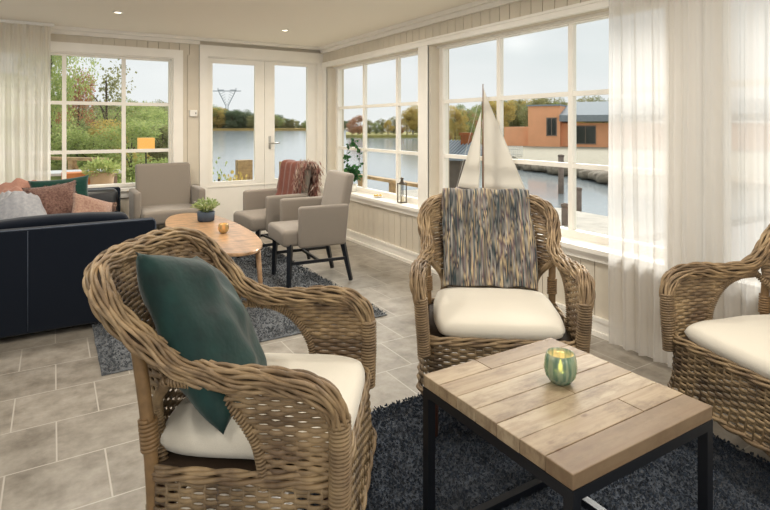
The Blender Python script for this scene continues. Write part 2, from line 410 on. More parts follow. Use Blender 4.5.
# crown and baseboard
mb=MB(); mb.box(XR-.03,XR,YF,YB,2.285,2.36); mb.box(XR-.07,XR-.03,YF,YB-.03,2.325,2.36); struct('trim_1',mb,'trim')
mb=MB(); mb.box(-2.2,1.445,YB-.03,YB,2.285,2.36); mb.box(-2.2,XR-.07,YB-.07,YB-.03,2.325,2.36); struct('trim_2',mb,'trim')
mb=MB(); mb.box(XR-.018,XR,YF,YB,0,.11); mb.box(XR-.03,XR,YF,YB,0,.03); mb.box(XR-.024,XR,YF,YB,.095,.12); struct('baseboard_right',mb,'trim')
mb=MB(); mb.box(-2.2,1.44,YB-.018,YB,0,.11); mb.box(-2.2,1.44,YB-.024,YB,.095,.12); struct('baseboard_back',mb,'trim')
# head casing on the right wall, posts
mb=MB(); mb.box(XR-.02,XR+.02,YF,YB,HEAD,2.155); mb.box(XR-.03,XR+.0,YF,YB,2.14,2.16)
mb.box(XR-.012,XR+.01,4.15,4.297,SILL,HEAD); mb.box(XR-.012,XR+.01,1.63,1.83,SILL,HEAD); mb.box(XR-.012,XR+.01,6.37,6.5,SILL,HEAD); mb.box(XR-.012,XR+.01,YF,-.60,SILL,HEAD)
struct('trim_3',mb,'trim')
# sill board right wall
mb=MB(); mb.box(XR-.055,XR+.25,YF,YB,SILL-.03,SILL); mb.box(XR-.025,XR,YF,YB,SILL-.085,SILL-.03); mb.box(XR-.04,XR,YF,YB,SILL-.05,SILL-.03); struct('trim_4',mb,'trim')
def window_y(n,y0,y1,label):
    xg=XR+.16; t_=.045
    f=MB(); f.box(xg-.03,xg+.03,y0,y0+.06,SILL,HEAD); f.box(xg-.03,xg+.03,y1-.06,y1,SILL,HEAD)
    f.box(xg-.03,xg+.03,y0+.06,y1-.06,SILL,SILL+.05); f.box(xg-.03,xg+.03,y0+.06,y1-.06,HEAD-.03,HEAD)
    f.box(xg-.06,xg-.03,y0,y1,HEAD-.02,HEAD)
    root=struct('window_%d'%n,f,'trim'); g=MB()
    for yy in BARS[n-1]:
        g.box(xg-.02,xg+.02,yy-.02,yy+.02,SILL+.05,HEAD-.03)
    for z in (1.065,1.575): g.box(xg-.018,xg+.018,y0+.06,y1-.06,z-.017,z+.017)
    g.build('muntins','trim',root)
    MB().box(xg-.002,xg+.002,y0+.06,y1-.06,SILL+.05,HEAD-.03).build('pane','glass',root)
for i,(a,b) in enumerate(WR): window_y(i+1,a,b,'')
# back wall
WB0,WB1=-1.62,1.157; SB=.675; HB=2.11; DX0,DX1=1.445,3.0
mb=MB(); mb.box(-2.2,1.53,YB+.015,YB+.25,0,SB); mb.box(-2.2,XR,YB+.015,YB+.25,2.2,ZC); mb.box(-2.2,1.53,YB+.015,YB+.25,HB,2.2)
mb.box(WB1,1.53,YB+.015,YB+.25,SB,HB); mb.box(-2.2,WB0,YB+.015,YB+.25,SB,HB); mb.box(2.93,XR,YB+.015,YB+.25,0,2.2)
boards(mb,'x',YB,-2.2,DX0,0,SB-.04); boards(mb,'x',YB,-2.2,DX0,HB+.05,ZC); boards(mb,'x',YB,WB1+.02,DX0,SB,HB+.05)
struct('wall_back',mb,'panel')
mb=MB(); mb.box(WB0-.09,WB1+.105,YB-.02,YB+.0,HB,2.205); mb.box(WB1,WB1+.105,YB-.02,YB,SB-.02,HB); mb.box(WB1,WB1+.03,YB-.028,YB-.02,SB,HB)
mb.box(WB0,WB1+.03,YB-.028,YB-.02,HB,HB+.03); struct('trim_5',mb,'trim')
mb=MB(); mb.box(WB0-.1,WB1+.12,YB-.06,YB+.2,SB-.03,SB); mb.box(WB0-.1,WB1+.12,YB-.025,YB,SB-.1,SB-.03); struct('trim_6',mb,'trim')
yg=YB+.1
f=MB(); f.box(WB0,WB0+.05,yg-.03,yg+.03,SB,HB); f.box(WB1-.03,WB1,yg-.03,yg+.03,SB,HB); f.box(WB0+.05,WB1-.03,yg-.03,yg+.03,SB,SB+.04); f.box(WB0+.05,WB1-.03,yg-.03,yg+.03,HB-.03,HB)
f.box(WB1-.012,WB1-.001,YB+.001,yg-.03,SB,HB-.01); f.box(WB0,WB1-.001,YB+.001,yg-.03,HB-.01,HB-.001)
root=struct('window_4',f,'trim'); g=MB()
for x in (-1.03,-.465,.10,.662): g.box(x-.02,x+.02,yg-.02,yg+.02,SB+.04,HB-.03)
for z in (1.07,1.587): g.box(WB0+.05,WB1-.03,yg-.018,yg+.018,z-.018,z+.018)
g.build('muntins','trim',root); MB().box(WB0+.05,WB1-.03,yg-.002,yg+.002,SB+.04,HB-.03).build('pane','glass',root)
# door casing
mb=MB(); mb.box(DX0,1.535,YB-.025,YB+.015,0,2.285); mb.box(2.925,XR,YB-.025,YB+.015,0,2.285); mb.box(1.535,2.925,YB-.025,YB+.015,2.155,2.285)
mb.box(1.52,1.54,YB+.0,YB+.08,0,2.16); mb.box(2.92,2.94,YB,YB+.08,0,2.16); mb.box(1.54,2.92,YB,YB+.08,2.145,2.165); struct('trim_7',mb,'trim')
def leaf(n,x0,x1,g0,g1,z1):
    y0,y1=YB+.02,YB+.065; mb=MB()
    mb.box(x0,g0,y0,y1,.01,2.143); mb.box(g1,x1,y0,y1,.01,2.143); mb.box(g0,g1,y0,y1,z1,2.143); mb.box(g0,g1,y0,y1,.01,.685)
    mb.box(x0+.0,x1-.0,y0-.008,y0,.62,.635)
    r=struct('door_%d'%n,mb,'trim'); MB().box(g0,g1,(y0+y1)/2-.002,(y0+y1)/2+.002,.685,z1).build('pane','glass',r); return r
leaf(1,1.542,2.228,1.601,2.112,2.085); d2=leaf(2,2.232,2.918,2.36,2.8,2.105)
h=MB(); h.rbox((2.295,YB+.012,1.14),(.03,.015,.16),.006); h.tube([(2.295,YB+.01,1.13),(2.295,YB-.045,1.13),(2.31,YB-.05,1.13),(2.40,YB-.05,1.135)],.009,8); h.build('door_handle','chrome',d2,True)
mb=MB(); mb.rbox((1.375,YB-.018,1.49),(.085,.035,.075),.008); th=tag(mb.build('thermostat','white'),'small white thermostat box on wall between left window and door','thermostat')
MB().box(1.395,1.402,YB-.039,YB-.0355,1.48,1.50).build('indicator','black',th)
# ceiling spots (two seen; added fill lights are defined below)
def spot(x,y,label,group=None):
    m=MB(); m.lathe([(.042,0),(.045,-.004),(.032,-.008),(.030,0)],(0,0,0),20)
    r=tag(m.build('ceiling_spot','white',None,True,(x,y,ZC)),label,'ceiling light',group)
    MB().lathe([(.0,-.001),(.029,-.001),(.029,-.004),(0,-.004)],(0,0,0),16).build('bulb','bulb',r)
    l=bpy.data.lights.new('spot_light','AREA'); l.shape='DISK'; l.size=.06; l.energy=SPOTE; l.color=(1,.86,.66); l.spread=2.6
    lo=bpy.data.objects.new('spot_light',l); COL.objects.link(lo); lo.location=(x,y,ZC-.02)
SPOTE=6
a=W(118,12,ZC); b=W(285,30,ZC)
spot(a.x,a.y,'recessed ceiling spotlight nearest the left window and curtain','ceiling spotlights'); spot(b.x,b.y,'recessed ceiling spotlight in front of the glazed doors','ceiling spotlights')
def bare(x,y,e):  # added fill light without a fixture
    l=bpy.data.lights.new('fill_light','AREA'); l.shape='DISK'; l.size=.25; l.energy=e; l.color=(1,.945,.86)
    lo=bpy.data.objects.new('fill_light',l); COL.objects.link(lo); lo.location=(x,y,ZC-.05)
# ------------------------------------------------------------------ rugs
def rug(name,x0,x1,y0,y1,h,mat,label,dens):
    root=empty(name,((x0+x1)/2,(y0+y1)/2,0),label=label,cat='rug'); hx,hy=(x1-x0)/2,(y1-y0)/2
    nx,ny=int((x1-x0)/.03),int((y1-y0)/.03); m=MB()
    def fn(u,v):
        x=-hx+2*hx*u; y=-hy+2*hy*v; e=min(u,1-u,v,1-v); z=h*(.35+.65*min(1,e*18))+.004*noise.noise(Vector((x*14,y*14,3)))
        wob=.006*noise.noise(Vector((x*8,y*8,0)))
        return (x+wob,y+wob,z)
    m.grid(fn,nx,ny,0); m.box(-hx,hx,-hy,hy,.001,h*.35); m.build('backing',mat,root,True)
    p=MB(); rr=random.Random(3)
    for i in range(dens):
        x=rr.uniform(-hx,hx); y=rr.uniform(-hy,hy); z=h-.003; a=rr.uniform(0,PI*2); s=rr.uniform(.004,.008); t_=rr.uniform(.006,.014)
        dx,dy=math.cos(a)*s,math.sin(a)*s; lx,ly=rr.uniform(-.008,.008),rr.uniform(-.008,.008)
        p.add([(x-dx,y-dy,z),(x+dx,y+dy,z),(x+lx+dx*.4,y+ly+dy*.4,z+t_),(x+lx-dx*.4,y+ly-dy*.4,z+t_)],[(0,1,2,3)])
    tag(p.build('pile',mat,root),kind='stuff')
rug('rug',.225,2.03,3.3,5.95,.015,'rug','charcoal rug under the oval wooden table and upholstered armchairs',26000)
rug('rug',.75,2.43,-.3,2.22,.015,'rug2','blue charcoal shaggy rug under the square table and wicker armchairs',70000)
# ------------------------------------------------------------------ wicker armchair
RIM=[(0,.725,.935),(.13,.72,.935),(.24,.70,.925),(.305,.66,.90),(.335,.61,.85),(.33,.545,.785),(.315,.475,.725),(.32,.39,.69),(.335,.29,.682),(.35,.18,.688),(.357,.085,.678),(.352,.025,.64),(.34,.002,.58)]
def rim_at_y(y):
    P=RIMP
    best=min((p for p in P if p.x>0 and p.y<.52),key=lambda p:abs(p.y-y)); return best
full=[(-x,y,z) for x,y,z in RIM[:0:-1]]+RIM
RIMP=resample(smoothpath(full,10),.012)
def wicker_chair():
    root=empty('wicker_armchair',(0,0,0))
    # rim
    core=MB(); core.tube(RIMP,.023,10); core.build('rim_core','core',root,True)
    m=MB(); P=RIMP; T,U=frames(P); N=len(P); ns=20
    rr=random.Random(2)
    for layer,(tw,R0,sr) in enumerate(((1,.0275,.0058),)):
        for k in range(ns):
            ph=rr.uniform(0,6.28); a0=2*PI*k/ns; pts=[]
            for i in range(N):
                s=i*.012; a=a0+s*3.5+.16*math.sin(s*34+ph); r_=R0+.0045*math.sin(s*46+k*PI+ph*.3)
                e=min(1,min(i,N-1-i)/6); r_*=.75+.25*e
                pts.append(P[i]+(U[i]*math.cos(a)+T[i].cross(U[i])*math.sin(a))*r_)
            m.tube(pts,sr,5)
    m.build('braided_rim','rim',root,True)
    # weave helper
    def weave(mb,S,nrm,u_len,stakes,rows,inside,vz,amp=.0055,r=.0052,phase=0,flat=.75):
        # S(u,v)->Vector ; rows at v positions ; inside(u,v)
        ns=stakes*4
        for j,v in enumerate(rows):
            run=[]
            for i in range(ns+1):
                u=i/ns
                if inside(u,v):
                    off=amp*math.sin(PI*(u*stakes)+PI*(j+phase))
                    jit=.0012*noise.noise(Vector((u*30,j*3.1,phase)))
                    run.append(S(u,v)+nrm(u,v)*off+Vector((0,0,jit)))
                else:
                    if len(run)>2: mb.tube(run,r,6,flat=1.6)
                    run=[]
            if len(run)>2: mb.tube(run,r,6,flat=1.6)
        for k in range(stakes+1):
            u=(k+.0)/stakes; run=[]
            for i in range(41):
                v=i/40
                if inside(u,v): run.append(S(u,v))
                else:
                    if len(run)>1: mb.tube(run,.0042,5)
                    run=[]
            if len(run)>1: mb.tube(run,.0042,5)
    def numn(S):
        def f(u,v):
            e=.004; a=S(min(u+e,1),v)-S(max(u-e,0),v); b=S(u,min(v+e,1))-S(u,max(v-e,0)); n=a.cross(b)
            return n.normalized() if n.length>1e-12 else Vector((0,1,0))
        return f
    # back
    def lerpk(ks,x):
        for (a,b),(c,d) in zip(ks,ks[1:]):
            if x<=c: return b+(d-b)*(x-a)/(c-a)
        return ks[-1][1]
    wk=[(0,.262),(.45,.292),(.62,.315),(.8,.328),(.92,.312),(1,.285)]
    yk=[(0,.505),(.45,.485),(.62,.49),(.8,.58),(.92,.64),(1,.665)]
    def B(u,v):
        s=2*u-1; wv=lerpk(wk,v); ye=lerpk(yk,v); yc=.548+v*.17
        x=s*wv; y=yc-(yc-ye)*abs(s)**3; z=.40+v*.53-.05*max(0,v-.7)/.3*abs(s)**5
        return Vector((x,y,z))
    def insB(u,v):
        s=abs(2*u-1)
        if v<.44: # opening bites into the lower sides
            lim=1-.16*math.sin(PI*max(0,v-.02)/.42) if v>.02 else 1
            return s<=lim
        return True
    m=MB(); weave(m,B,numn(B),.6,19,[.010+i*.0258 for i in range(38)],insB,0,.0048,.0047)
    m.build('backrest','weave',root,True)
    for sg in (-1,1):
        # arm panel : u along y 0..0.5, v from z .40 to rim
        def zt(y): return rim_at_y(y).z-.015
        def S(u,v,sg=sg):
            y=.012+u*.45; p=rim_at_y(y); z=.395+v*(.70-.395); t_=min(1,(z-.395)/.31)
            return Vector((sg*(.318+(p.x-.318)*t_**1.2),y,z))
        def zb(y):
            if y<.20: return .395
            q=(y-.20)/.28
            return .395+.265*math.sqrt(max(0,1-(1-min(1,q*1.25))**2))
        def ins(u,v):
            y=.012+u*.45; z=.395+v*.305
            return zb(y)<=z<=zt(y)+.003
        m=MB(); weave(m,S,numn(S),.45,13,[(i+.5)/23 for i in range(23)],ins,0,.0048,.0048,phase=(sg>0))
        arm=m.build('arm_panel','weave',root,True)
        # border of opening
        bp=[]
        for i in range(16):
            y=.20+i*.27/15; p=rim_at_y(y); z=zb(y); t_=min(1,(z-.395)/.31); bp.append(Vector((sg*(.318+(p.x-.318)*t_**1.2),y,z)))
        bp=[bp[0]-Vector((0,0,.0))]+bp[1:]
        for i in range(10):
            v=.44*(1-i/9); s_=1-.16*math.sin(PI*max(0,v-.02)/.42) if v>.02 else 1
            q=B((1+s_)/2,v); bp.append(Vector((sg*q.x,q.y,q.z)))
        b_=MB(); path=smoothpath(bp,3); b_.tube(resample(path,.01),.009,6); coil(b_,path,.0125,.0042,.0095,7,4); b_.build('opening_border','weave',root,True)
        # front post, wrapped
        fp=smoothpath([(sg*.34,.004,.60),(sg*.336,.002,.52),(sg*.328,.004,.42),(sg*.325,.006,.36)],6)
        q=MB(); q.tube(fp,.024,10); coil(q,fp,.0255,.0052,.0105,12,5); q.build('wrapped_post','weave',root,True)
        q=MB(); q.tube(resample(smoothpath([(sg*.310,.500,.22),(sg*.314,.515,.5),(sg*.322,.545,.76)],6),.02),.018,10)
        coil(q,[Vector((sg*.313,.513,.48)),Vector((sg*.315,.520,.56))],.02,.006,.011,12,5)
        q.build('rear_post','pole',root,True)
    # skirt
    def per(o=0):
        w_,d_,r_=.325+o,.53,.06; pts=[]
        for cx,cy,a0 in ((w_-r_,r_-o,-90),(w_-r_,d_-r_+o,0),(-w_+r_,d_-r_+o,90),(-w_+r_,r_-o,180)):
            for k in range(7):
                a=math.radians(a0+k*15); pts.append(Vector((cx+r_*math.cos(a),cy+r_*math.sin(a),0)))
        return pts
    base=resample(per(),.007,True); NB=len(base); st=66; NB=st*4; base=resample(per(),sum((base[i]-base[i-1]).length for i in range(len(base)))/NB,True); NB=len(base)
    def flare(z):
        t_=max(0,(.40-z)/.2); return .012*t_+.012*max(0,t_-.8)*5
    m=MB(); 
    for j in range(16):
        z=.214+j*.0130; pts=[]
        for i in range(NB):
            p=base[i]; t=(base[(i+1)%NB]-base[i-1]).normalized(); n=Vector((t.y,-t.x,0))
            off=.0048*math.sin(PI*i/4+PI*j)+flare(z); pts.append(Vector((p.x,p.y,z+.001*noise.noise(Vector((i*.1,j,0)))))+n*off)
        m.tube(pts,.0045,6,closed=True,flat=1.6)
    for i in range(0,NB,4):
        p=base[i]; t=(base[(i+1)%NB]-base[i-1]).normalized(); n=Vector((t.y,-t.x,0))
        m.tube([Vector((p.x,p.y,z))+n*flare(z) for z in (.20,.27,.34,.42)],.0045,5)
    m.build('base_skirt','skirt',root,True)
    m=MB(); 
    for z,o,rr_ in ((.415,.004,.010),(.432,.0,.009),(.20,.022,.012)):
        for k in range(2):
            pts=[]
            for i in range(NB):
                p=base[i]; t=(base[(i+1)%NB]-base[i-1]).normalized(); n=Vector((t.y,-t.x,0)); a=i*.28+k*PI
                pts.append(Vector((p.x,p.y,z))+n*(o+rr_*.55*math.cos(a))+Vector((0,0,rr_*.55*math.sin(a))))
            m.tube(pts,rr_*.75,5,closed=True)
    m.build('skirt_border','weave',root,True)
    MB().rbox((0,.27,.41),(.62,.50,.016),.005).build('seat_deck','core',root)
    for x in (-.285,.285):
        for y in (.045,.485): MB().tube([(x,y,.0),(x,y,.2),(x,y,.40)],[.019,.021,.022],12).build('leg','leg',root,True)
    return root
wc=wicker_chair()
CH1=(cw(-.085,1.715),math.radians(-35.8)); CH2=(cw(.49,2.28),math.radians(-95-31.35)); CH3=(cw(1.315,2.05),math.radians(195-31.35))
chairs=[]
for i,((xy,th_),lab) in enumerate(zip((CH1,CH2,CH3),('tan wicker armchair in the left foreground holding a green velvet cushion','dark wicker armchair behind the square table with a striped throw over its back','wicker armchair at the right edge in front of the sheer curtain'))):
    c=wc if i==0 else copy_tree(wc)
    c.location=(xy[0],xy[1],.016 if i!=1 else .016); c.rotation_euler=(0,0,th_+PI/2); tag(c,lab,'armchair','wicker armchairs'); chairs.append(c)
def seatcushion(ch,label):
    m=MB(); n=36; hw,hd,t_=.285,.275,.044
    def fn(sg):
        def g(u,v):
            a,b=2*u-1,2*v-1
            a=math.copysign(abs(a)**.75,a); b=math.copysign(abs(b)**.75,b)
            k=((1-abs(a)**8)*(1-abs(b)**8)); k=max(0,k)**.4
            nx=1-.10*abs(b)**4*1; ny=1-.08*abs(a)**4
            cr=.012*(1-a*a)*(1-b*b)
            x=a*hw*nx; y=b*hd*ny; 
            z=sg*(t_*k)+ (cr if sg>0 else 0)+.004*noise.noise(Vector((x*9,y*9,sg)))*k
            return (x,y,z)
        return g
    m.grid(fn(1),n,n); m.grid(fn(-1),n,n)
    bm=bmesh.new()
    o=m.build('seat_cushion','cushion',None,True)
    bm.from_mesh(o.data); bmesh.ops.remove_doubles(bm,verts=bm.verts,dist=.0008); bmesh.ops.recalc_face_normals(bm,faces=bm.faces); bm.to_mesh(o.data); bm.free()
    M4=Matrix.Translation(ch.location)@Matrix.Rotation(ch.rotation_euler.z,4,'Z')
    o.location=M4@Vector((0,.268,.464)); o.rotation_euler=(0,0,ch.rotation_euler.z); tag(o,label,'cushion','off-white seat cushions'); return o
seatcushion(chairs[0],'off-white seat pad of the foreground wicker chair, under the green cushion')
seatcushion(chairs[1],'off-white seat pad below the striped throw')
seatcushion(chairs[2],'off-white seat pad of the wicker chair at right edge')
def pillow(name,w_,h_,t_,mat,loc,rot,label,cat='cushion',group=None,n=30,wr=.01,seed=0):
    m=MB()
    def fn(sg):
        def g(u,v):
            a,b=2*u-1,2*v-1
            k=max(0,(1-abs(a)**2.6)*(1-abs(b)**2.6))**.55
            x=a*w_/2*(1-.10*(1-b*b)*abs(a)); z=b*h_/2*(1-.10*(1-a*a)*abs(b))
            y=sg*t_/2*k+wr*k*noise.noise(Vector((x*7+seed,z*7,sg)))*2
            return (x,y,z)
        return g
    m.grid(fn(-1),n,n); m.grid(fn(1),n,n)
    o=m.build(name,mat,None,True); bm=bmesh.new(); bm.from_mesh(o.data); bmesh.ops.remove_doubles(bm,verts=bm.verts,dist=.0008); bmesh.ops.recalc_face_normals(bm,faces=bm.faces); bm.to_mesh(o.data); bm.free()
    o.location=loc; o.rotation_euler=rot; return tag(o,label,cat,group)
def local(ch,p): return Matrix.Translation(ch.location)@Matrix.Rotation(ch.rotation_euler.z,4,'Z')@Vector(p)
def place(o,ch,p,R3):
    o.matrix_world=Matrix.Translation(local(ch,p))@Matrix.Rotation(ch.rotation_euler.z,4,'Z')@R3
gp=pillow('throw_pillow',.52,.52,.21,'velvet',(0,0,0),(0,0,0),'dark green velvet cushion leaning against the back of the foreground wicker chair',wr=.018)
place(gp,chairs[0],(-.09,.45,.715),Matrix.Rotation(math.radians(14),4,'Z')@Matrix.Rotation(math.radians(-30),4,'X')@Matrix.Rotation(math.radians(17),4,'Y'))
# striped throw on chair 2
m=MB()
prof=smoothpath([(0,.485,.52),(0,.515,.60),(0,.57,.74),(0,.63,.86),(0,.665,.94),(0,.69,.975),(0,.73,.985),(0,.77,.95),(0,.785,.88),(0,.78,.78),(0,.775,.72)],8)
prof=resample(prof,.012)
def fn(u,v):
    p=prof[int(round(v*(len(prof)-1)))]; x=-.235+.47*u
    return Vector((x+.006*math.sin(v*9),p.y+.006*math.sin(u*26+v*3)-.03*abs(2*u-1)**3*(1 if p.y<.62 else 0),p.z+.004*math.sin(u*17)))
m.grid(fn,60,len(prof)-1,.010)
o=m.build('throw_blanket','rag',None,True); tag(o,'multicoloured striped rag throw hanging over the wicker chair back','throw')
o.matrix_world=Matrix.Translation(chairs[1].location)@Matrix.Rotation(chairs[1].rotation_euler.z,4,'Z')
# ------------------------------------------------------------------ square table
TC=Vector((1.312,1.137,.016)); HT=.55; hs=.296
root=empty('coffee_table',TC,label='square side table with reclaimed plank top on black steel frame',cat='table')
m=MB(); rr=random.Random(5); y=-hs; n=7; pw=2*hs/n
for i in range(n):
    cut=rr.choice([None,-.08,.1,.02,None])
    segs=[(-hs,hs)] if cut is None else [(-hs,cut),(cut,hs)]
    for a,b in segs: m.rbox(((a+b)/2,y+pw/2,HT-.016-.019+rr.uniform(-.0006,.0006)),(b-a-.0012,pw-.0012,.038),.0025,2)
    y+=pw
m.build('tabletop','planks',root)
m=MB(); s=.028; zt=HT-.016-.038
for a in (-1,1):
    m.box(-hs+.0,hs-.0,a*(hs-s/2)-s/2,a*(hs-s/2)+s/2,zt-s,zt); m.box(a*(hs-s/2)-s/2,a*(hs-s/2)+s/2,-hs+s,hs-s,zt-s,zt)
m.build('top_frame','steel',root)
for a in (-1,1):
    for b in (-1,1): MB().box(a*(hs-s/2)-s/2,a*(hs-s/2)+s/2,b*(hs-s/2)-s/2,b*(hs-s/2)+s/2,0,zt-s).build('leg','steel',root)
m=MB()
for a in (-1,1):
    m.box(-hs+s,hs-s,a*(hs-s/2)-s/2,a*(hs-s/2)+s/2,0.0,s); m.box(a*(hs-s/2)-s/2,a*(hs-s/2)+s/2,-hs+s,hs-s,0.0,s)
m.build('floor_rail','steel',root)
def candle(loc,R0,H,mat,label,sc=1,lit=True):
    m=MB(); o=[(R0*.45,0),(R0*.62,.004),(R0*.9,H*.25),(R0,H*.5),(R0*.95,H*.8),(R0*.84,H)]
    i=[(R0*.80,H),(R0*.90,H*.8),(R0*.95,H*.5),(R0*.84,H*.25),(R0*.5,.01)]
    m.lathe(o+i,n=32); r=tag(m.build('candle_holder',mat,None,True,loc),label,'candle holder')
    c=MB().lathe([(R0*.42,.011),(R0*.42,H*.38),(0.002,H*.38)],n=16).build('candle','wax',r,True)
    if lit:
        MB().lathe([(.001,H*.38),(.006*sc,H*.46),(.007*sc,H*.55),(.001,H*.8)],n=10).build('flame','flame',r,True)
        l=bpy.data.lights.new('candle_light','POINT'); l.energy=.35; l.color=(1,.6,.25); l.shadow_soft_size=.01
        lo=bpy.data.objects.new('candle_light',l); COL.objects.link(lo); lo.location=Vector(loc)+Vector((0,0,H*.6))
p=W(560.5,382,HT+.002); candle((p.x,p.y,HT+.001),.05,.092,'mercury','round greenish glass tealight holder on the square plank table')
# ------------------------------------------------------------------ oval table
TO=(1.09,4.56); root=empty('oval_table',(TO[0],TO[1],.016),label='long oval wooden coffee table beside the grey armchairs',cat='table')
def oval(a,b,z0,z1,n=64,e=2.3):
    m=MB(); pr=[]
    for (k,z) in ((.97,z0),(1,z0+.006),(1,z1-.006),(.98,z1)):
        for i in range(n):
            t_=2*PI*i/n; c_,s_=math.cos(t_),math.sin(t_)
            pr.append((k*a*math.copysign(abs(c_)**(2/e),c_),(b-(1-k)*a)*math.copysign(abs(s_)**(2/e),s_),z))
    fs=[(j*n+i,j*n+(i+1)%n,(j+1)*n+(i+1)%n,(j+1)*n+i) for j in range(3) for i in range(n)]
    fs+=[tuple(range(n))[::-1],tuple(3*n+i for i in range(n))]; return m.add(pr,fs)
oval(.285,.96,.459,.484).build('tabletop','teak',root)
m=MB(); m.box(-.2,.2,-.66,-.64,.40,.459); m.box(-.2,.2,.64,.66,.40,.459); m.box(-.2,-.18,-.64,.64,.40,.459); m.box(.18,.2,-.64,.64,.40,.459); m.build('apron','teak',root)
for a in (-1,1):
    for b in (-1,1): MB().tube([(a*.215,b*.70,0),(a*.19,b*.66,.459)],[.013,.022],12).build('leg','teak',root,True)
ZT=.5+.001
p=W(230,213,.5)
# potted plant
p=W(206,221,ZT); root=tag(MB().lathe([(.062,0),(.072,.01),(.076,.085),(.070,.085),(.066,.075),(0.001,.075)],n=28).build('potted_plant','pot',None,True,(p.x,p.y,ZT)),'small leafy plant in a dark slate pot on the oval table','plant')
rnd=random.Random(4)
def hf(r):
    a=r.uniform(0,2*PI); e=r.uniform(.2,1)**.6; d=Vector((math.cos(a)*e*.9,math.sin(a)*e*.9,1.1-e*.6)); return Vector((0,0,.075))+d*r.uniform(.01,.13),d+Vector((r.gauss(0,.4),r.gauss(0,.4),r.gauss(0,.4)))
leafcloud(1100,hf,.028,rnd).build('foliage',L['herb'],root)
leafcloud(150,lambda r:(lambda x:(x[0]+x[1].normalized()*.03+Vector((.02,0,0)),x[1]))(hf(r)),.012,rnd,.9).build('flowers',L['petal'],root)['kind']='stuff'
p=W(223.5,233,ZT); candle((p.x,p.y,ZT),.042,.075,'goldglass','golden glass tealight holder on the oval table',1,True)
# ------------------------------------------------------------------ grey armchairs
def arm_chair():
    root=empty('upholstered_armchair',(0,0,0))
    # local: front y=0, back +y, width x
    MB().rbox((0,.27,.405),(.50,.56,.135),.035,4,cuts=3,fn=lambda p:(p.x,p.y,p.z+.012*(1-(p.x/.26)**2)*(1 if p.z>.4 else 0))).build('seat','grey',root,True)
    def lean(p): return (p.x,p.y+(p.z-.45)*.20,p.z)
    MB().rbox((0,.50,.64),(.50,.085,.56),.03,4,cuts=4,fn=lean).build('backrest','grey',root,True)
    for s in (-1,1):
        MB().rbox((s*.278,.325,.50),(.062,.42,.34),.026,4,cuts=3,fn=lambda p:(p.x,p.y+(p.z-.45)*.10*(1 if p.y>.35 else 0),p.z)).build('armrest','grey',root,True)
        MB().tube([(s*.235,.045,0),(s*.225,.06,.36)],[.019,.027],4).build('leg','navyleg',root)
        MB().tube([(s*.225,.60,0),(s*.22,.52,.36)],[.019,.027],4).build('leg','navyleg',root)
        MB().box(s*.228-.008,s*.228+.008,.06,.565,.185,.21).build('stretcher','navyleg',root)
    MB().box(-.22,.22,.30,.32,.187,.207).build('cross_stretcher','navyleg',root)
    return root
ac=arm_chair()
GC=[((1.035,5.80),math.radians(-90),1.0,1.13,'grey upholstered armchair in front of the left window, facing the room'),
    ((1.57,5.22),math.radians(180+5),1.0,1,'grey upholstered armchair with a rust blanket over its back'),
    ((1.62,4.45),math.radians(175),1.0,1,'grey upholstered armchair nearest the right wall with bare back')]
gch=[]
for i,(xy,th_,sc,sx_,lab) in enumerate(GC):
    c=ac if i==0 else copy_tree(ac); onrug=.016
    c.location=(xy[0],xy[1],onrug); c.rotation_euler=(0,0,th_+PI/2); c.scale=(sx_,1,1); tag(c,lab,'armchair','grey upholstered armchairs'); gch.append(c)
# rust blanket with fringe
c=gch[1]; m=MB(); pr=resample(smoothpath([(0,.37,.46+.1),(0,.455,.62),(0,.49,.78),(0,.52,.93),(0,.565,.965),(0,.64,.955),(0,.665,.88),(0,.66,.74),(0,.64,.62)],8),.012)
def fn(u,v):
    p=pr[int(round(v*(len(pr)-1)))]; return Vector((-.27+.56*u,p.y+.010*math.sin(u*30+v*4),p.z+.006*math.sin(u*13)))
m.grid(fn,50,len(pr)-1,.014); bl=m.build('throw_blanket','rustthrow',None,True); tag(bl,'rust brown blanket with shaggy fringe over a grey armchair','throw')
M4=Matrix.Translation(c.location)@Matrix.Rotation(c.rotation_euler.z,4,'Z'); bl.matrix_world=M4
def ff(r):
    k=r.uniform(.25,1); p=pr[int(k*(len(pr)-1))]; side=r.choice([1]); return Vector((side*.285+r.gauss(0,.02)+(-.13*r.random()),p.y+r.gauss(0,.02),p.z+r.gauss(0,.015)+.01)),Vector((side*.3,r.gauss(0,.4),-1))
sgn=1 if (M4@Vector((.3,0,0))).y<(M4@Vector((-.3,0,0))).y else -1
def ff2(r):
    a,b=ff(r); return Vector((a.x*sgn,a.y,a.z)),Vector((b.x*sgn,b.y,b.z))
fo=leafcloud(900,ff2,.07,rnd,.18).build('fringe',M['shag'],bl); fo['kind']='stuff'
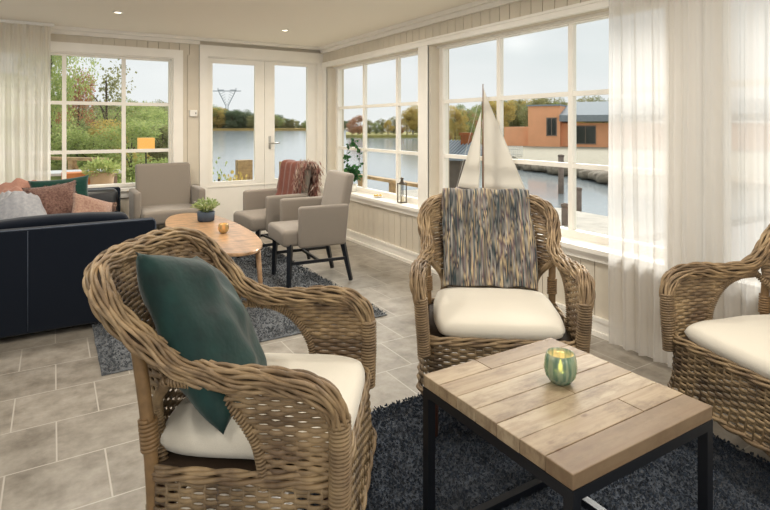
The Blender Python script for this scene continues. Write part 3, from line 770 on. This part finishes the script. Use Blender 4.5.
# ------------------------------------------------------------------ sofas
root=empty('sofa',(-.6,4.1,0),label='navy sofa with its plain back toward the camera',cat='sofa')
X0,X1=-1.75,1.215
MB().rbox(((X0+X1)/2,.03,.37),(X1-X0,.10,.66),.02,3).build('back_frame','navy',root,True)
m=MB(); m.tube([(X0,-.018,.698),(X1-.02,-.018,.698),(X1-.004,-.016,.68),(X1-.004,-.018,.05)],.004,6); m.tube([(X1-.75,-.022,.69),(X1-.75,-.022,.06)],.002,5); m.build('piping','seam',root,True)
MB().rbox((X1-.07,.42,.29),(.14,.70,.46),.02,3).build('arm','navy',root,True)
MB().rbox((X0+.07,.42,.29),(.14,.70,.46),.02,3).build('arm','navy',root,True)
MB().rbox(((X0+X1)/2,.44,.18),(X1-X0-.28,.72,.24),.02,3).build('base','navy',root,True)
for k in range(3):
    w_=(X1-X0-.30)/3; cx=X0+.15+w_*(k+.5)
    MB().rbox((cx,.46,.36),(w_-.01,.70,.13),.04,4,cuts=2).build('seat_cushion','navy',root,True)
    MB().rbox((cx,.18,.56),(w_-.01,.17,.35),.05,4,cuts=3,fn=lambda p:(p.x,p.y+(.56-p.z)*.1,p.z+.02*math.cos((p.x-cx)*4))).build('back_cushion','navy',root,True)
for x in (X0+.08,X1-.08):
    for y in (.05,.72): MB().tube([(x,y,0),(x,y,.08)],.02,8).build('foot','steel',root)
# far sofa against the left window
root=empty('sofa',(-.3,5.32,0),label='dark sofa below the left window holding throw pillows',cat='sofa'); A0,A1=-1.5,.89
MB().rbox(((A0+A1)/2,.88,.40),(A1-A0,.10,.64),.02,3).build('back_frame','navy',root,True)
MB().rbox(((A0+A1)/2,.45,.20),(A1-A0,.80,.26),.02,3).build('base','navy',root,True)
for k in range(2):
    w_=(A1-A0-.06)/2; cx=A0+.03+w_*(k+.5)
    MB().rbox((cx,.42,.39),(w_-.01,.72,.13),.04,4,cuts=2).build('seat_cushion','leather',root,True)
    MB().rbox((cx,.74,.57),(w_-.01,.17,.30),.05,4,cuts=3,fn=lambda p:(p.x,p.y+(p.z-.5)*.15,p.z)).build('back_cushion','leather',root,True)
for x in (A0+.06,A1-.06):
    for y in (.1,.86): MB().tube([(x,y,0),(x,y,.08)],.02,8).build('foot','steel',root)
def pil(px,py,d,w_,h_,t_,mat,rz,rx,ry,label,seed=0):
    q=D(px,py,d); o=pillow('throw_pillow',w_,h_,t_,mat,q,(0,0,0),label,'cushion','throw pillows on the far sofa',24,.012,seed)
    o.matrix_world=Matrix.Translation(q)@Matrix.Rotation(rz,4,'Z')@Matrix.Rotation(rx,4,'X')@Matrix.Rotation(ry,4,'Y'); return o
r_=math.radians
def fur(o,n,ls,mat,name,asp,edge=False):
    me=o.data; rr=random.Random(8); ps=[(v.co.copy(),v.normal.copy()) for v in me.vertices]
    if edge:
        mx_=max(p.x for p,_ in ps); ps=[(p,Vector((1,0,-.2))) for p,nn in ps if p.x>mx_*.86]
    def ffn(r):
        p,nn=ps[r.randrange(len(ps))]; return p+Vector((r.gauss(0,.006),r.gauss(0,.003),r.gauss(0,.006))),nn+Vector((r.gauss(0,.7),r.gauss(0,.3),r.gauss(-.3,.6)))
    f=leafcloud(n,ffn,ls,rr,asp).build(name,mat,o); f['kind']='stuff'
pil(61,196,5.14,.50,.36,.14,'bottle',r_(0),r_(-22),r_(-4),'dark green velvet pillow standing behind the mauve fluffy one',1)
pf_=pil(53,205,4.88,.42,.40,.16,'fluffy',r_(5),r_(-24),r_(-6),'mauve brown fluffy pillow on the far sofa',2)
pk_=pil(92,213,4.90,.38,.32,.14,'pinkknit',r_(28),r_(-30),r_(24),'dusty pink knitted pillow with a tasselled edge, tipped on its corner',3)
fur(pf_,3500,.035,'fluffy','fur',.35); fur(pk_,260,.035,'pinkknit','tassels',.25,True)
# blanket heap
def heap(name,cx,cy,w_,d_,h_,mat,label,seed,z0=.46,rot=0):
    m=MB()
    def fn(u,v):
        a,b=2*u-1,2*v-1; k=max(0,1-abs(a)**3)*max(0,1-abs(b)**3); nn=.9*noise.noise(Vector((a*1.6+seed,b*1.6,0)))+.22*noise.noise(Vector((a*9,b*2+seed,1)))
        return (a*w_/2,b*d_/2,z0+h_*k**.5*(.75+.4*nn))
    m.grid(fn,40,40,.02); o=m.build(name,mat,None,True,(cx,cy,0),(0,0,rot)); return tag(o,label,'throw')
q=D(8,205,4.75); heap('throw_blanket',q.x,q.y,.62,.6,.36,'greythrow','crumpled grey wool blanket at the left end of the far sofa',2.2)
q=D(8,190,5.02); heap('throw_blanket',q.x,q.y,.85,.30,.36,'salmon','salmon pink blanket on the far sofa behind the grey one',5.1,z0=.50)
# ------------------------------------------------------------------ curtains
def curtain(name,p0,p1,z0,z1,folds,amp,mat,label,tapefn=None,seed=1):
    p0=Vector((*p0,0)); p1=Vector((*p1,0)); t=(p1-p0); Ln=t.length; t.normalize(); n=Vector((t.y,-t.x,0)); m=MB(); NU=folds*14
    def fn(u,v):
        z=z0+(z1-z0)*v; f=.75+.25*(1-v)
        ph=2*PI*folds*(u+.06/folds*math.sin(u*37+seed)+.012*noise.noise(Vector((u*6,v*1.2,seed))))
        am=amp*f*(.55+.75*abs(noise.noise(Vector((u*9,v*.6,seed+3)))))
        p=p0+t*(Ln*u)+n*(am*math.sin(ph)+.25*amp*math.sin(2.3*ph+v*2)); return (p.x,p.y,z)
    m.grid(fn,NU,18); o=m.build(name,mat,None,True); return tag(o,label,'curtain')
cu=curtain('sheer_curtain',(2.90,2.13),(2.86,.30),.03,ZC-.03,19,.035,'sheer','long sheer white curtain over the right windows',seed=4)
cl=curtain('sheer_curtain',(-1.3,6.32),(-.02,6.32),.03,ZC-.03,17,.022,'sheer2','pleated sheer white curtain at the left window',seed=2)
for c_,a_,b_ in ((cu,(2.90,2.3),(2.86,-.4)),(cl,(-1.6,6.32),(0,6.32))):
    m=MB(); x0,x1=sorted((a_[0],b_[0])); y0,y1=sorted((a_[1],b_[1])); m.box(x0-.012,x1+.012,y0-.012,y1+.012,ZC-.03,ZC-.002)
    tag(m.build('curtain_rail','white'),'white ceiling rail of the '+('right' if c_ is cu else 'left')+' sheer curtain','curtain rail')
# ------------------------------------------------------------------ sill objects
# lantern
q=W(402.5,200,SILL); lx,ly=3.06,0
def onsill(px,x):
    k=(px-385)/F; d=x/(k*CY+SY); return d*(CY-k*SY)
ly=onsill(402,3.05); root=empty('lantern',(3.05,ly,SILL+.001),label='slim metal and glass lantern on the far right window sill',cat='lantern')
m=MB(); s=.032; h=.19
for a in (-1,1):
    for b in (-1,1): m.box(a*s-.004,a*s+.004,b*s-.004,b*s+.004,0.008,h)
m.box(-s-.006,s+.006,-s-.006,s+.006,0,.008); m.box(-s-.006,s+.006,-s-.006,s+.006,h,h+.008); m.build('frame','bronze',root)
MB().lathe([(.034,h+.008),(.016,h+.028),(.013,h+.05),(.018,h+.052),(.016,h+.066),(.002,h+.07)],n=12).build('chimney_cap','bronze',root)
MB().box(-s+.004,s-.004,-s+.004,s-.004,.012,h-.003).build('glass_panes','glass',root)
MB().lathe([(.018,.009),(.018,.06),(.002,.062)],n=12).build('candle','wax',root)
# ring ivy
iy=onsill(353,3.06); root=empty('potted_ivy',(3.06,iy,SILL+.001),label='ivy trained round an upright wire ring on the window sill',cat='plant')
MB().lathe([(.04,0),(.055,.09),(.048,.09),(.045,.08),(.001,.08)],n=20).build('pot','white',root,True)
RC=Vector((0,0,.40)); RX,RZ=.125,.19; V1=Vector((-SY*.3,.95,0)).normalized()
ring=[RC+V1*(RX*math.cos(t_))+Vector((0,0,RZ*math.sin(t_))) for t_ in [2*PI*i/40 for i in range(40)]]
MB().tube(ring,.003,5,closed=True).tube([Vector((0,0,.08)),Vector((0,0,.215))],.004,5).build('wire_ring','bronze',root,True)
def ivf(r):
    t_=r.uniform(0,2*PI); p=RC+V1*(RX*math.cos(t_))+Vector((0,0,RZ*math.sin(t_)));
    return p+Vector((r.gauss(0,.008),r.gauss(0,.008),r.gauss(0,.008))),Vector((r.gauss(0,1),r.gauss(0,1),r.gauss(0,1)))
m=leafcloud(80,ivf,.055,rnd,.75)
def ivb(r): return Vector((r.gauss(0,.03),r.gauss(0,.06),.16+abs(r.gauss(0,.05)))),Vector((r.gauss(0,.7),r.gauss(0,.7),r.gauss(.3,.7)))
m2=leafcloud(130,ivb,.06,rnd,.8); m.add(m2.v,m2.f); m.build('foliage',L['house'],root)
# shell dish
sy=onsill(378,3.05); root=tag(MB().lathe([(.035,0),(.06,.014),(.058,.017),(.001,.006)],n=20).build('dish','white',None,True,(3.05,sy,SILL+.001)),'shallow white dish of yellow shells on the far window sill','dish')
for k in range(5):
    a=k*1.3; m=MB().lathe([(.003,0),(.018,.004),(.013,.015),(.002,.024)],n=10)
    tag(m.build('shell','shell',None,True,(3.05+.03*math.cos(a),sy+.03*math.sin(a),SILL+.012),(.3*math.sin(a),.3,a)),'small yellow shell lying in the white dish','shell','yellow shells')
# sailboat
sby=onsill(483,3.06); root=empty('model_sailboat',(3.06,sby,SILL+.001),label='wooden model sailboat with cream sails on the window sill',cat='model boat')
m=MB(); pr=[]; 
secs=[(-.42,.02,.012),(-.30,.05,.004),(-.12,.068,.0),(.08,.062,.0),(.22,.04,.012),(.36,.006,.04)]
n=9
for (y,wd,up) in secs:
    for k in range(n):
        a=PI*k/(n-1); pr.append((math.cos(a)*wd,y,.20+up*1.0-math.sin(a)*(.085-up)))
fs=[(i*n+k,(i+1)*n+k,(i+1)*n+k+1,i*n+k+1) for i in range(len(secs)-1) for k in range(n-1)]+[(i*n,i*n+n-1,(i+1)*n+n-1,(i+1)*n) for i in range(len(secs)-1)]
fs+=[tuple(range(n)),tuple((len(secs)-1)*n+k for k in range(n))[::-1]]
m.add(pr,fs); m.build('hull','boatwood',root,True)
MB().box(-.03,.03,-.18,.2,.196,.212).build('deck','wood',root)
m=MB(); 
for y in (-.12,.12): m.box(-.05,.05,y-.008,y+.008,.014,.135)
m.box(-.055,.055,-.16,.16,0,.014); m.build('stand','boatwood',root)
MB().tube([(0,0,.20),(0,0,1.135)],[.0075,.004],10).build('mast','boatwood',root,True)
# boom toward -Y (nearer camera = right in view), jib to +Y
MB().tube([(0,-.005,.245),(0,-.49,.27)],.005,8).build('boom','boatwood',root,True)
def tri(A,B_,C,bulge,n=14):
    A,B_,C=Vector(A),Vector(B_),Vector(C)
    def fn(u,v):
        p=A.lerp(B_,v); q=A.lerp(C,v); r=p.lerp(q,u); return r+Vector((bulge*math.sin(PI*u)*math.sin(PI*min(v,.95)),0,0))
    return fn
MB().grid(tri((.0,-.008,1.09),(0,-.012,.26),(0,-.49,.285),-.03),14,14,.002).build('mainsail','sail',root,True)
MB().grid(tri((.0,.02,.92),(0,.05,.25),(0,.335,.245),-.03),14,14,.002).build('jib','sail',root,True)
m=MB()
for p_,q_ in (((0,0,1.12),(0,.35,.24)),((0,0,1.12),(0,-.41,.215)),((0,0,.9),(.05,.0,.21)),((0,0,.9),(-.05,.0,.21))): m.tube([p_,q_],.0015,4)
m.build('rigging','white',root)
# ------------------------------------------------------------------ outside
ZW=-1.3
t_=tag(MB().box(-400,600,8,900,ZW-.2,ZW).build('lake_water','water'),kind='structure')
# near ground : terrace by the doors, pale ground beside the house
def gbox(name,x0,x1,y0,y1,z0,z1,mat): return tag(MB().box(x0,x1,y0,y1,z0,z1).build(name,mat),kind='structure')
gbox('terrace_deck',-6,7.6,6.78,10.2,-.25,-.1,'deck')
gbox('house_ground',3.3,9.5,-16,6.7,-2.5,-1.0,'gravel')
# hillside behind the left window
m=MB()
def hf_(u,v):
    x=-45+u*53; y=14+v*60; s=max(0,min(1,(4.5-x+ (y-14)*.03)/9)); s=s*s*(3-2*s)
    z=-1.6+s*(1.6+v*7.0)+s*.9*noise.noise(Vector((x*.25,y*.25,0)))
    return (x,y,z)
m.grid(hf_,60,50); tag(m.build('hillside','hill',None,True),kind='structure')
# opposite banks
def bankmesh(name,pts,mat,z,th=1.5):
    m=MB(); n=len(pts); v=[(p[0],p[1],z) for p in pts]+[(p[0],p[1],z-th) for p in pts]
    f=[tuple(range(n)),tuple(range(n,2*n))[::-1]]+[(i,i+n,(i+1)%n+n,(i+1)%n) for i in range(n)]
    return tag(m.add(v,f).build(name,mat),kind='structure')
def dz(px,d): q=D(px,100,d); return (q.x,q.y)
bankmesh('far_shore',[dz(40,285),dz(320,285),dz(330,420),dz(30,420)],'strip',-.2)
bankmesh('middle_shore',[dz(346,118),dz(425,118),dz(520,70),dz(530,60),dz(800,55),dz(900,110),dz(620,180),dz(346,180)],'grassy',-.75)
bankmesh('building_bank',[dz(520,33),dz(545,31),dz(640,24),dz(820,22),dz(1000,60),dz(560,75),dz(490,75),dz(500,45)],'gravel',-.70)
# rocks along the bank
rk=random.Random(9)
def rockmesh(seed):
    bm=bmesh.new(); bmesh.ops.create_icosphere(bm,subdivisions=2,radius=1)
    for q in bm.verts: q.co*=1+.3*noise.noise(q.co*1.5+Vector((seed,0,0)))
    m=MB(); bm.verts.index_update(); m.add([q.co for q in bm.verts],[tuple(x.index for x in f.verts) for f in bm.faces]); bm.free(); return m
proto=None
for i in range(42):
    t_=i/41; px=516+t_*110; d=33.5-t_*9.5+rk.uniform(-.6,.4); q=D(px,100,d); s=rk.uniform(.3,.55)
    if proto is None: o=proto=rockmesh(3).build('shore_rock','rock',None,True)
    else: o=proto.copy(); COL.objects.link(o)
    o.location=(q.x,q.y,-1.05); o.scale=(s*1.4,s,s*.6); o.rotation_euler=(0,0,rk.uniform(0,6)); tag(o,'grey rock in the stony bank below the orange building','rock','rocks of the stony bank')
# orange building
def quadframe(pa,pb):
    a=Vector((*pa,0)); b=Vector((*pb,0)); x=(b-a); L_=x.length; x.normalize(); y=Vector((-x.y,x.x,0))
    M4=Matrix(((x.x,y.x,0,a.x),(x.y,y.y,0,a.y),(0,0,1,0),(0,0,0,1))); return M4,L_
M4,LB=quadframe(dz(528,54),dz(618,50))
ZG=-.7; fx=lambda px:(px-528)/90*LB
def hz_(py,d=53): return CH-(py-HZ)*d/F
root=empty('orange_building',(0,0,0),label='orange rendered waterside building with a tin roof',cat='building'); root.matrix_world=M4
xs=fx(561.5)
MB().box(0,xs,0,8,ZG,hz_(106)).build('wall_block','orange',root)
MB().box(xs,LB+12,.9,8,ZG,hz_(123)).build('wall_block','orange',root)
MB().box(-.15,xs+.05,-.15,8.1,hz_(106),hz_(106)+.15).build('roof_coping','tin',root)
m=MB(); zt_,zl=hz_(106.5),hz_(121.5); x1=LB+12
m.add([(xs,-.3,zl),(x1,-.3,zl),(x1,-.3,zl+.6),(xs,-.3,zl+.6),(xs,5,zt_+.6),(x1,5,zt_+.6),(xs,5,zl),(x1,5,zl)],[(0,1,2,3),(3,2,5,4),(0,6,7,1),(4,5,7,6),(0,3,4,6),(1,7,5,2)])
for k in range(40):
    xx=xs+.1+k*.5
    if xx<x1: m.box(xx,xx+.06,-.33,-.3,zl,zl+.62)
m.build('tin_roof','tin',root)
MB().box(-2.6,0,.6,6,ZG,hz_(127)).build('low_wall','orange',root)
def bwin(x0,x1,z0,z1,yy):
    f=MB(); t_=.09; f.box(x0-t_,x1+t_,yy-.06,yy,z0-t_,z0); f.box(x0-t_,x1+t_,yy-.06,yy,z1,z1+t_); f.box(x0-t_,x0,yy-.06,yy,z0,z1); f.box(x1,x1+t_,yy-.06,yy,z0,z1); f.box((x0+x1)/2-.03,(x0+x1)/2+.03,yy-.05,yy,z0,z1)
    w_=f.build('window',('greywood'),root); MB().box(x0,x1,yy-.03,yy-.001,z0,z1).build('pane','darkglass',w_)
bwin(fx(548.5),fx(557.5),hz_(135),hz_(118.5),0); bwin(fx(576),fx(595),hz_(143),hz_(126.5),.9)
# shed with chimney
M4,LS=quadframe(dz(430,14.3),dz(459,13.9)); root=empty('boat_shed',(0,0,0),label='small dark shed with ribbed metal roof and brick chimney',cat='shed'); root.matrix_world=M4
zr=CH-(157-HZ)*14/F; zt_=CH-(146-HZ)*14/F+.0
MB().box(0,LS,.1,1.5,-1.35,zr).build('shed_wall','housewall',root)
m=MB(); m.add([(-.15,-.15,zr-.02),(LS+.15,-.15,zr-.02),(LS+.15,1.1,zt_+.1),(-.15,1.1,zt_+.1),(-.15,1.6,zr),(LS+.15,1.6,zr),(-.15,-.15,zr-.08),(LS+.15,-.15,zr-.08)],[(0,1,2,3),(3,2,5,4),(6,4,5,7),(0,6,7,1),(0,3,4,6),(1,7,5,2)])
for k in range(12):
    x=-.12+k*(LS+.2)/11; m.tube([(x,-.15,zr),(x,1.1,zt_+.12)],.022,5)
m.build('shed_roof','tin',root)
m=MB(); cx=LS*.80; m.box(cx-.11,cx+.11,.8,1.05,zr+.05,CH-(134.5-HZ)*14/F); m.box(cx-.14,cx+.14,.77,1.08,CH-(136-HZ)*14/F,CH-(133-HZ)*14/F); m.build('chimney','brick',root)
# jetty
A,B2=W(470,226,-.9),W(540,232,-.9)
P=[W(505,204,-.9),W(560,208,-.9),W(640,222,-.9),W(640,262,-.9),W(500,262,-.9)]
m=MB(); n=len(P); m.add([tuple(p) for p in P]+[(p.x,p.y,-1.05) for p in P],[tuple(range(n))[::-1],tuple(range(n,2*n))]+[(i,i+n,(i+1)%n+n,(i+1)%n) for i in range(n)])
tag(m.build('jetty','deck'),'pale plank jetty outside the right window','jetty')
def pile(px,py0,py1,zb,r,lab):
    q=W(px,py1,zb); d=F*(CH-zb)/(py1-HZ); h=(py1-py0)*d/F
    m=MB().tube([(0,0,-.8),(0,0,h)],r,10).lathe([(r*1.15,h-.06),(r*1.15,h),(.002,h+.03)],n=10)
    tag(m.build('mooring_post','greywood',None,True,(q.x,q.y,zb)),lab,'post')
pile(561,155,192,-1.25,.11,'tall grey mooring post standing in the water'); pile(578.5,188,204,-.9,.09,'short pale mooring post at the jetty edge'); pile(565,204,225,-.9,.08,'reddish mooring post in the middle of the jetty')
# white fence on bank
root=empty('picket_fence',(0,0,0),label='low white picket fence left of the orange building',cat='fence')
m=MB(); 
M4,LF=quadframe(dz(496,36),dz(522,36)); root.matrix_world=M4
for k in range(14): m.box(k*LF/13-.03,k*LF/13+.03,0,.04,-.7,.0)
m.build('pickets','white',root); MB().box(0,LF,.04,.08,-.25,-.18).box(0,LF,.04,.08,-.6,-.53).build('rails','white',root)
# railings
def rail(name,pa,pb,z0,z1,label,posts,diag=False,th=.05):
    M4,L_=quadframe(pa,pb); root=empty(name,(0,0,0),label=label,cat='railing'); root.matrix_world=M4
    MB().box(0,L_,-.06,.06,z1-.045,z1).build('top_rail','wood',root); MB().box(0,L_,-.02,.02,z0+.42*(z1-z0)-.04,z0+.42*(z1-z0)+.04).build('lower_rail','wood',root)
    for k in range(posts): x=.05+(L_-.1)*k/(posts-1); MB().box(x-.045,x+.045,-.045,.045,z0,z1-.045).build('post','wood',root)
    if diag: MB().tube([(L_*.5,.03,z1-.1),(L_-.05,.03,z0+.1)],.035,4).build('brace','wood',root)
    return root
gbox('side_terrace',3.3,4.4,5.6,6.7,-.35,-.1,'deck')
rail('terrace_railing',(4.25,8.7),(4.25,5.75),-.1,.56,'wooden terrace railing outside the far right window',4)
def rpost(px,py0,d,lab):
    q=D(px,py0,d); m=MB().box(-.14,.14,-.1,.1,-.1-0,q.z); o=m.build('gate_post','wood',None,False,(q.x,q.y,0)); tag(o,lab,'post')
rpost(244,160,10.6,'stout wooden post outside the left glazed door'); rpost(288,161.5,10.3,'stout wooden post outside the right glazed door')
q0,q1=dz(292,9.9),dz(318,9.6); rail('terrace_railing',q0,q1,-.1,CH-(164-HZ)*9.8/F,'short wooden railing beyond the right glazed door',2)
# left terrace furniture
q0,q1=dz(40,9.0),dz(106,8.6); rail('terrace_railing',q0,q1,-.1,CH-(157-HZ)*8.9/F,'wooden terrace railing outside the left window',3,True)
q0=D(86,172,8.0); m=MB(); root=empty('garden_table',(q0.x-.15,q0.y,-.1),label='pale outdoor table seen through the left window',cat='table')
MB().rbox((0,0,q0.z+.1),(1.2,.6,.04),.01).build('tabletop','tablegrey',root)
for a in (-1,1):
    for b in (-1,1): MB().box(a*.52-.02,a*.52+.02,b*.25-.02,b*.25+.02,0,q0.z+.08).build('leg','greywood',root)
q=D(78,182,7.3); tag(MB().box(-.19,.19,-.14,.14,-.1,q.z+.13).build('wooden_crate','crate',None,False,(q.x,q.y,0)),'orange wooden crate outside the left window','crate')
q=D(102,185,7.2); root=tag(MB().lathe([(.10,-.1),(.13,q.z-.05),(.15,q.z+.17),(.12,q.z+.17),(.11,q.z+.12),(.001,q.z+.12)],n=16).build('planter','terracotta',None,True,(q.x,q.y,0)),'beige planter with a bushy plant outside the left window','plant')
def pf(r):
    v=Vector((r.gauss(0,1),r.gauss(0,1),r.gauss(0,.8))).normalized()*r.uniform(.3,1); return Vector((v.x*.22,v.y*.2,q.z+.22+v.z*.12)),v+Vector((0,0,.3))
leafcloud(900,pf,.05,rnd).build('foliage',L['lush'],root)
# orange lampshade on a pole, set outside the left window
q=D(146,145,9.2); root=empty('pole_lamp',(q.x,q.y,-.1),label='square orange lampshade showing in the left window',cat='lamp')
MB().lathe([(.1,0),(.1,.02),(.012,.03),(.012,q.z+.1)],n=12).build('pole','steel',root)
MB().box(-.12,.12,-.12,.12,q.z-.0,q.z+.22).build('lamp_shade','shade',root)
# bushes by the door
def bush(px,py,d,w_,h_,mat,lab,n=700,ls=.06,zb=-.1):
    q=D(px,py,d)
    def bf(r):
        v=Vector((r.gauss(0,1),r.gauss(0,1),abs(r.gauss(0,1)))).normalized()*r.uniform(.35,1); return Vector((v.x*w_/2,v.y*w_/2,v.z*h_)),v+Vector((0,0,.4))
    root=empty('shrub',(q.x,q.y,zb),label=lab,cat='shrub')
    MB().tube([(0,0,0),(0,0,h_*.6)],.02,6).build('stem','trunk',root); leafcloud(n,bf,ls,rnd).build('foliage',L[mat],root)
bush(234,178,9.6,.9,.62,'yellow','yellow green shrub below the left glazed door pane',900,.07); bush(219,170,9.0,.45,.95,'herb','thin wispy plant at the left edge of the glazed doors',160,.06)
bush(126,176,9.4,.7,.55,'lush','low green shrub right of the garden planter',500,.06)
# ------------------------------------------------------------------ trees
def crown(seed,n,blobs,ls,spread=1.0,asp=.8):
    r=random.Random(seed); bl=[]
    for i in range(blobs):
        a=r.uniform(0,2*PI); z=r.uniform(.16,.92); rad=(.36*math.sin(PI*min(1,max(.12,(z-.15)/.85)))+.05)*spread
        bl.append((Vector((math.cos(a)*rad*r.uniform(.2,1),math.sin(a)*rad*r.uniform(.2,1),z)),r.uniform(.09,.17)))
    def fn(rr):
        c,s=bl[rr.randrange(len(bl))]; v=Vector((rr.gauss(0,1),rr.gauss(0,1),rr.gauss(0,1))).normalized()*s*rr.uniform(.5,1.05)
        return c+v,v+Vector((rr.gauss(0,.1),rr.gauss(0,.1),0))
    return leafcloud(n,fn,ls,r,asp)
def pinecrown(seed,n,ls):
    def fn(rr):
        z=rr.uniform(.12,1); rad=.22*(1-z)+.02; a=rr.uniform(0,2*PI); k=rr.uniform(.5,1)
        return Vector((math.cos(a)*rad*k,math.sin(a)*rad*k,z)),Vector((math.cos(a),math.sin(a),-.5))
    return leafcloud(n,fn,ls,random.Random(seed),.5)
protos={}
def tree(px,d,zb,h,mat,lab,group=None,kind='c',var=0,wide=1.0,n=11000,ls=.024):
    key=(mat,kind,var)
    if key not in protos:
        root=empty('tree' if kind=='c' else 'conifer_tree',(0,0,0))
        t_=MB().tube([(0,0,0),(0,0,.4),(.01,.01,.85)],[.022,.016,.005],7)
        if kind!='p':
            for a in range(5):
                an=a*1.3+var; t_.tube([(0,0,.3+.08*a),(math.cos(an)*.12,math.sin(an)*.12,.45+.08*a),(math.cos(an)*.24,math.sin(an)*.24,.55+.08*a)],[.009,.006,.002],5)
        t_.build('trunk','trunk',root)
        (crown(var*7+len(mat),n,26 if kind=='c' else 16,ls) if kind!='p' else pinecrown(var,n,ls)).build('crown',L[mat],root)
        protos[key]=root; c=root
    else: c=copy_tree(protos[key])
    q=D(px,100,d); c.location=(q.x,q.y,zb); c.rotation_euler=(0,0,R.uniform(0,6)); c.scale=(h*wide,h*wide,h); c['label']=lab; c['category']='tree'
    if group: c['group']=group
    return c
G1='far shore trees seen through the glazed doors'
tp=lambda px: 106+ (px-213)*.17
for i in range(48):
    px=207+i*2.3+R.uniform(-1,1); d=R.uniform(292,340); top=tp(px)+R.uniform(-2,4); h=(HZ-top)*d/F+CH+.2
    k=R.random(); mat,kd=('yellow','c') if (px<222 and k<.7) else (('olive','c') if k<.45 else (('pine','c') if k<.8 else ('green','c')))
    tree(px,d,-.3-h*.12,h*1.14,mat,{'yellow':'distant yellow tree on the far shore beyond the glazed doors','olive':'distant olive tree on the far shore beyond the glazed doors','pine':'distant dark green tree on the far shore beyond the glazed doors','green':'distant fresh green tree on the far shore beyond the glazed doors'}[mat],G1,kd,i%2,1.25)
G2='lakeside trees seen through the right windows'
lst=[(352,119,'rust'),(358,116,'rust'),(364,124,'olive'),(370,120,'olive'),(376,122,'green'),(382,119,'olive'),(388,121,'yellow'),(394,117,'olive'),(400,120,'rust'),(407,112,'yellow'),(413,107,'yellow'),(419,110,'green'),(426,114,'green'),(434,112,'olive')]
for px,top,mat in lst:
    d=R.uniform(122,135); h=(HZ-top)*d/F+CH+.75; tree(px,d,-.75,h,mat,'distant %s tree on the wooded shore beyond the far right window'%{'rust':'rust coloured','olive':'olive','green':'green','yellow':'golden yellow'}[mat],G2,'c',R.randrange(2),1.15)
for i in range(9):
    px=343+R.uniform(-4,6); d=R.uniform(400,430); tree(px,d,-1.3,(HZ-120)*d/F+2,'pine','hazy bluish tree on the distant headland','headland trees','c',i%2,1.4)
bankmesh('headland',[dz(330,395),dz(352,395),dz(352,450),dz(330,450)],'strip',-1.1)
for px,top,mat,d in ((455,108,'yellow',60),(463,104,'green',62),(470,112,'rust',66),(478,106,'green',70),(449,118,'rust',75)):
    tree(px,d,-.75,(HZ-top)*d/F+CH+.75,mat,'%s tree beyond the shed behind the model sailboat'%{'yellow':'yellow autumn','green':'tall green','rust':'rusty red'}[mat],'trees beyond the shed','c',R.randrange(2),.9)
for i in range(26):
    px=488+i*6+R.uniform(-2,2); d=R.uniform(72,90); top=100+R.uniform(-4,5); k=R.random(); mat='olive' if k<.45 else ('green' if k<.75 else ('yellow' if k<.88 else 'pine'))
    tree(px,d,-.75,(HZ-top)*d/F+CH+.75,mat,{'olive':'olive','green':'green','yellow':'yellow','pine':'dark green'}[mat]+' tree in the wood behind the orange building','trees behind the orange building','c',R.randrange(2),1.0)
# hillside vegetation
for i in range(60):
    px=8+R.uniform(0,158); d=R.uniform(18,42); k=(d-18)/24; py=150-k*34+R.uniform(-6,6)
    h=R.uniform(2.2,3.6)*(.8+.4*k); q=D(px,py,d); mat=R.choice(['lush','green','lush','olive','yellow','green'])
    zb=min(q.z-h*.7,3)
    tree(px,d,zb,h,mat,{'lush':'lime green','green':'mid green','olive':'olive','yellow':'yellowing'}[mat]+' bushy tree on the slope outside the left window','bushy trees on the slope','c',R.randrange(2),1.3)
tree(50,19,-1,7.0,'lush','tall lime green tree at the left edge of the left window','', 'c',5,.42,16000,.018)
tree(78,22,-1,(HZ-74)*22/F+CH+1,'rust','rust red tree in the upper part of the left window','','c',6,.7,9000,.02)
tree(107,24,-1,(HZ-63)*24/F+CH+1,'olive','tall sparse tree in the middle of the left window','','s',3,.75,1500,.03)
# pylon
q=D(227,131,520); root=empty('power_pylon',(q.x,q.y,0),label='lattice power pylon above the far treeline',cat='pylon'); root.rotation_euler=(0,0,-YAW)
s_=520/F; z_=lambda py: CH-(py-HZ)*s_
m=MB()
for a in (-1,1):
    m.tube([(a*1.5,0,0),(a*1.0,0,z_(106)),(a*9*s_,0,z_(90))],.42,4); m.tube([(a*9*s_,0,z_(90)),(a*3*s_,0,z_(90))],.4,4)
m.tube([(-14*s_,0,z_(91)),(14*s_,0,z_(91))],.42,4); m.tube([(-9*s_,0,z_(88)),(-9*s_,0,z_(91))],.35,4); m.tube([(9*s_,0,z_(88)),(9*s_,0,z_(91))],.35,4)
for k in range(6):
    zz=z_(106)+(z_(92)-z_(106))*k/6; w1=1+ (9*s_-1)*k/6; m.tube([(-w1,0,zz),(-w1*.3,0,zz+2.3)],.2,4); m.tube([(w1,0,zz),(w1*.3,0,zz+2.3)],.2,4)
m.build('lattice','pylon',root)
# ------------------------------------------------------------------ added fill lights under the ceiling to brighten the interior
for x_,y_ in ((-.6,-2.2),(1.4,-2.2),(-.6,-.6),(1.4,-.6),(1.9,1.0),(-.4,2.2),(1.7,2.9),(.2,4.6),(1.7,4.6)): bare(x_,y_,15.5)
sc=bpy.context.scene
sc.view_settings.view_transform='Standard'; sc.view_settings.look='None'; sc.view_settings.gamma=1; sc.view_settings.use_curve_mapping=False
sc.view_settings.exposure=0.3
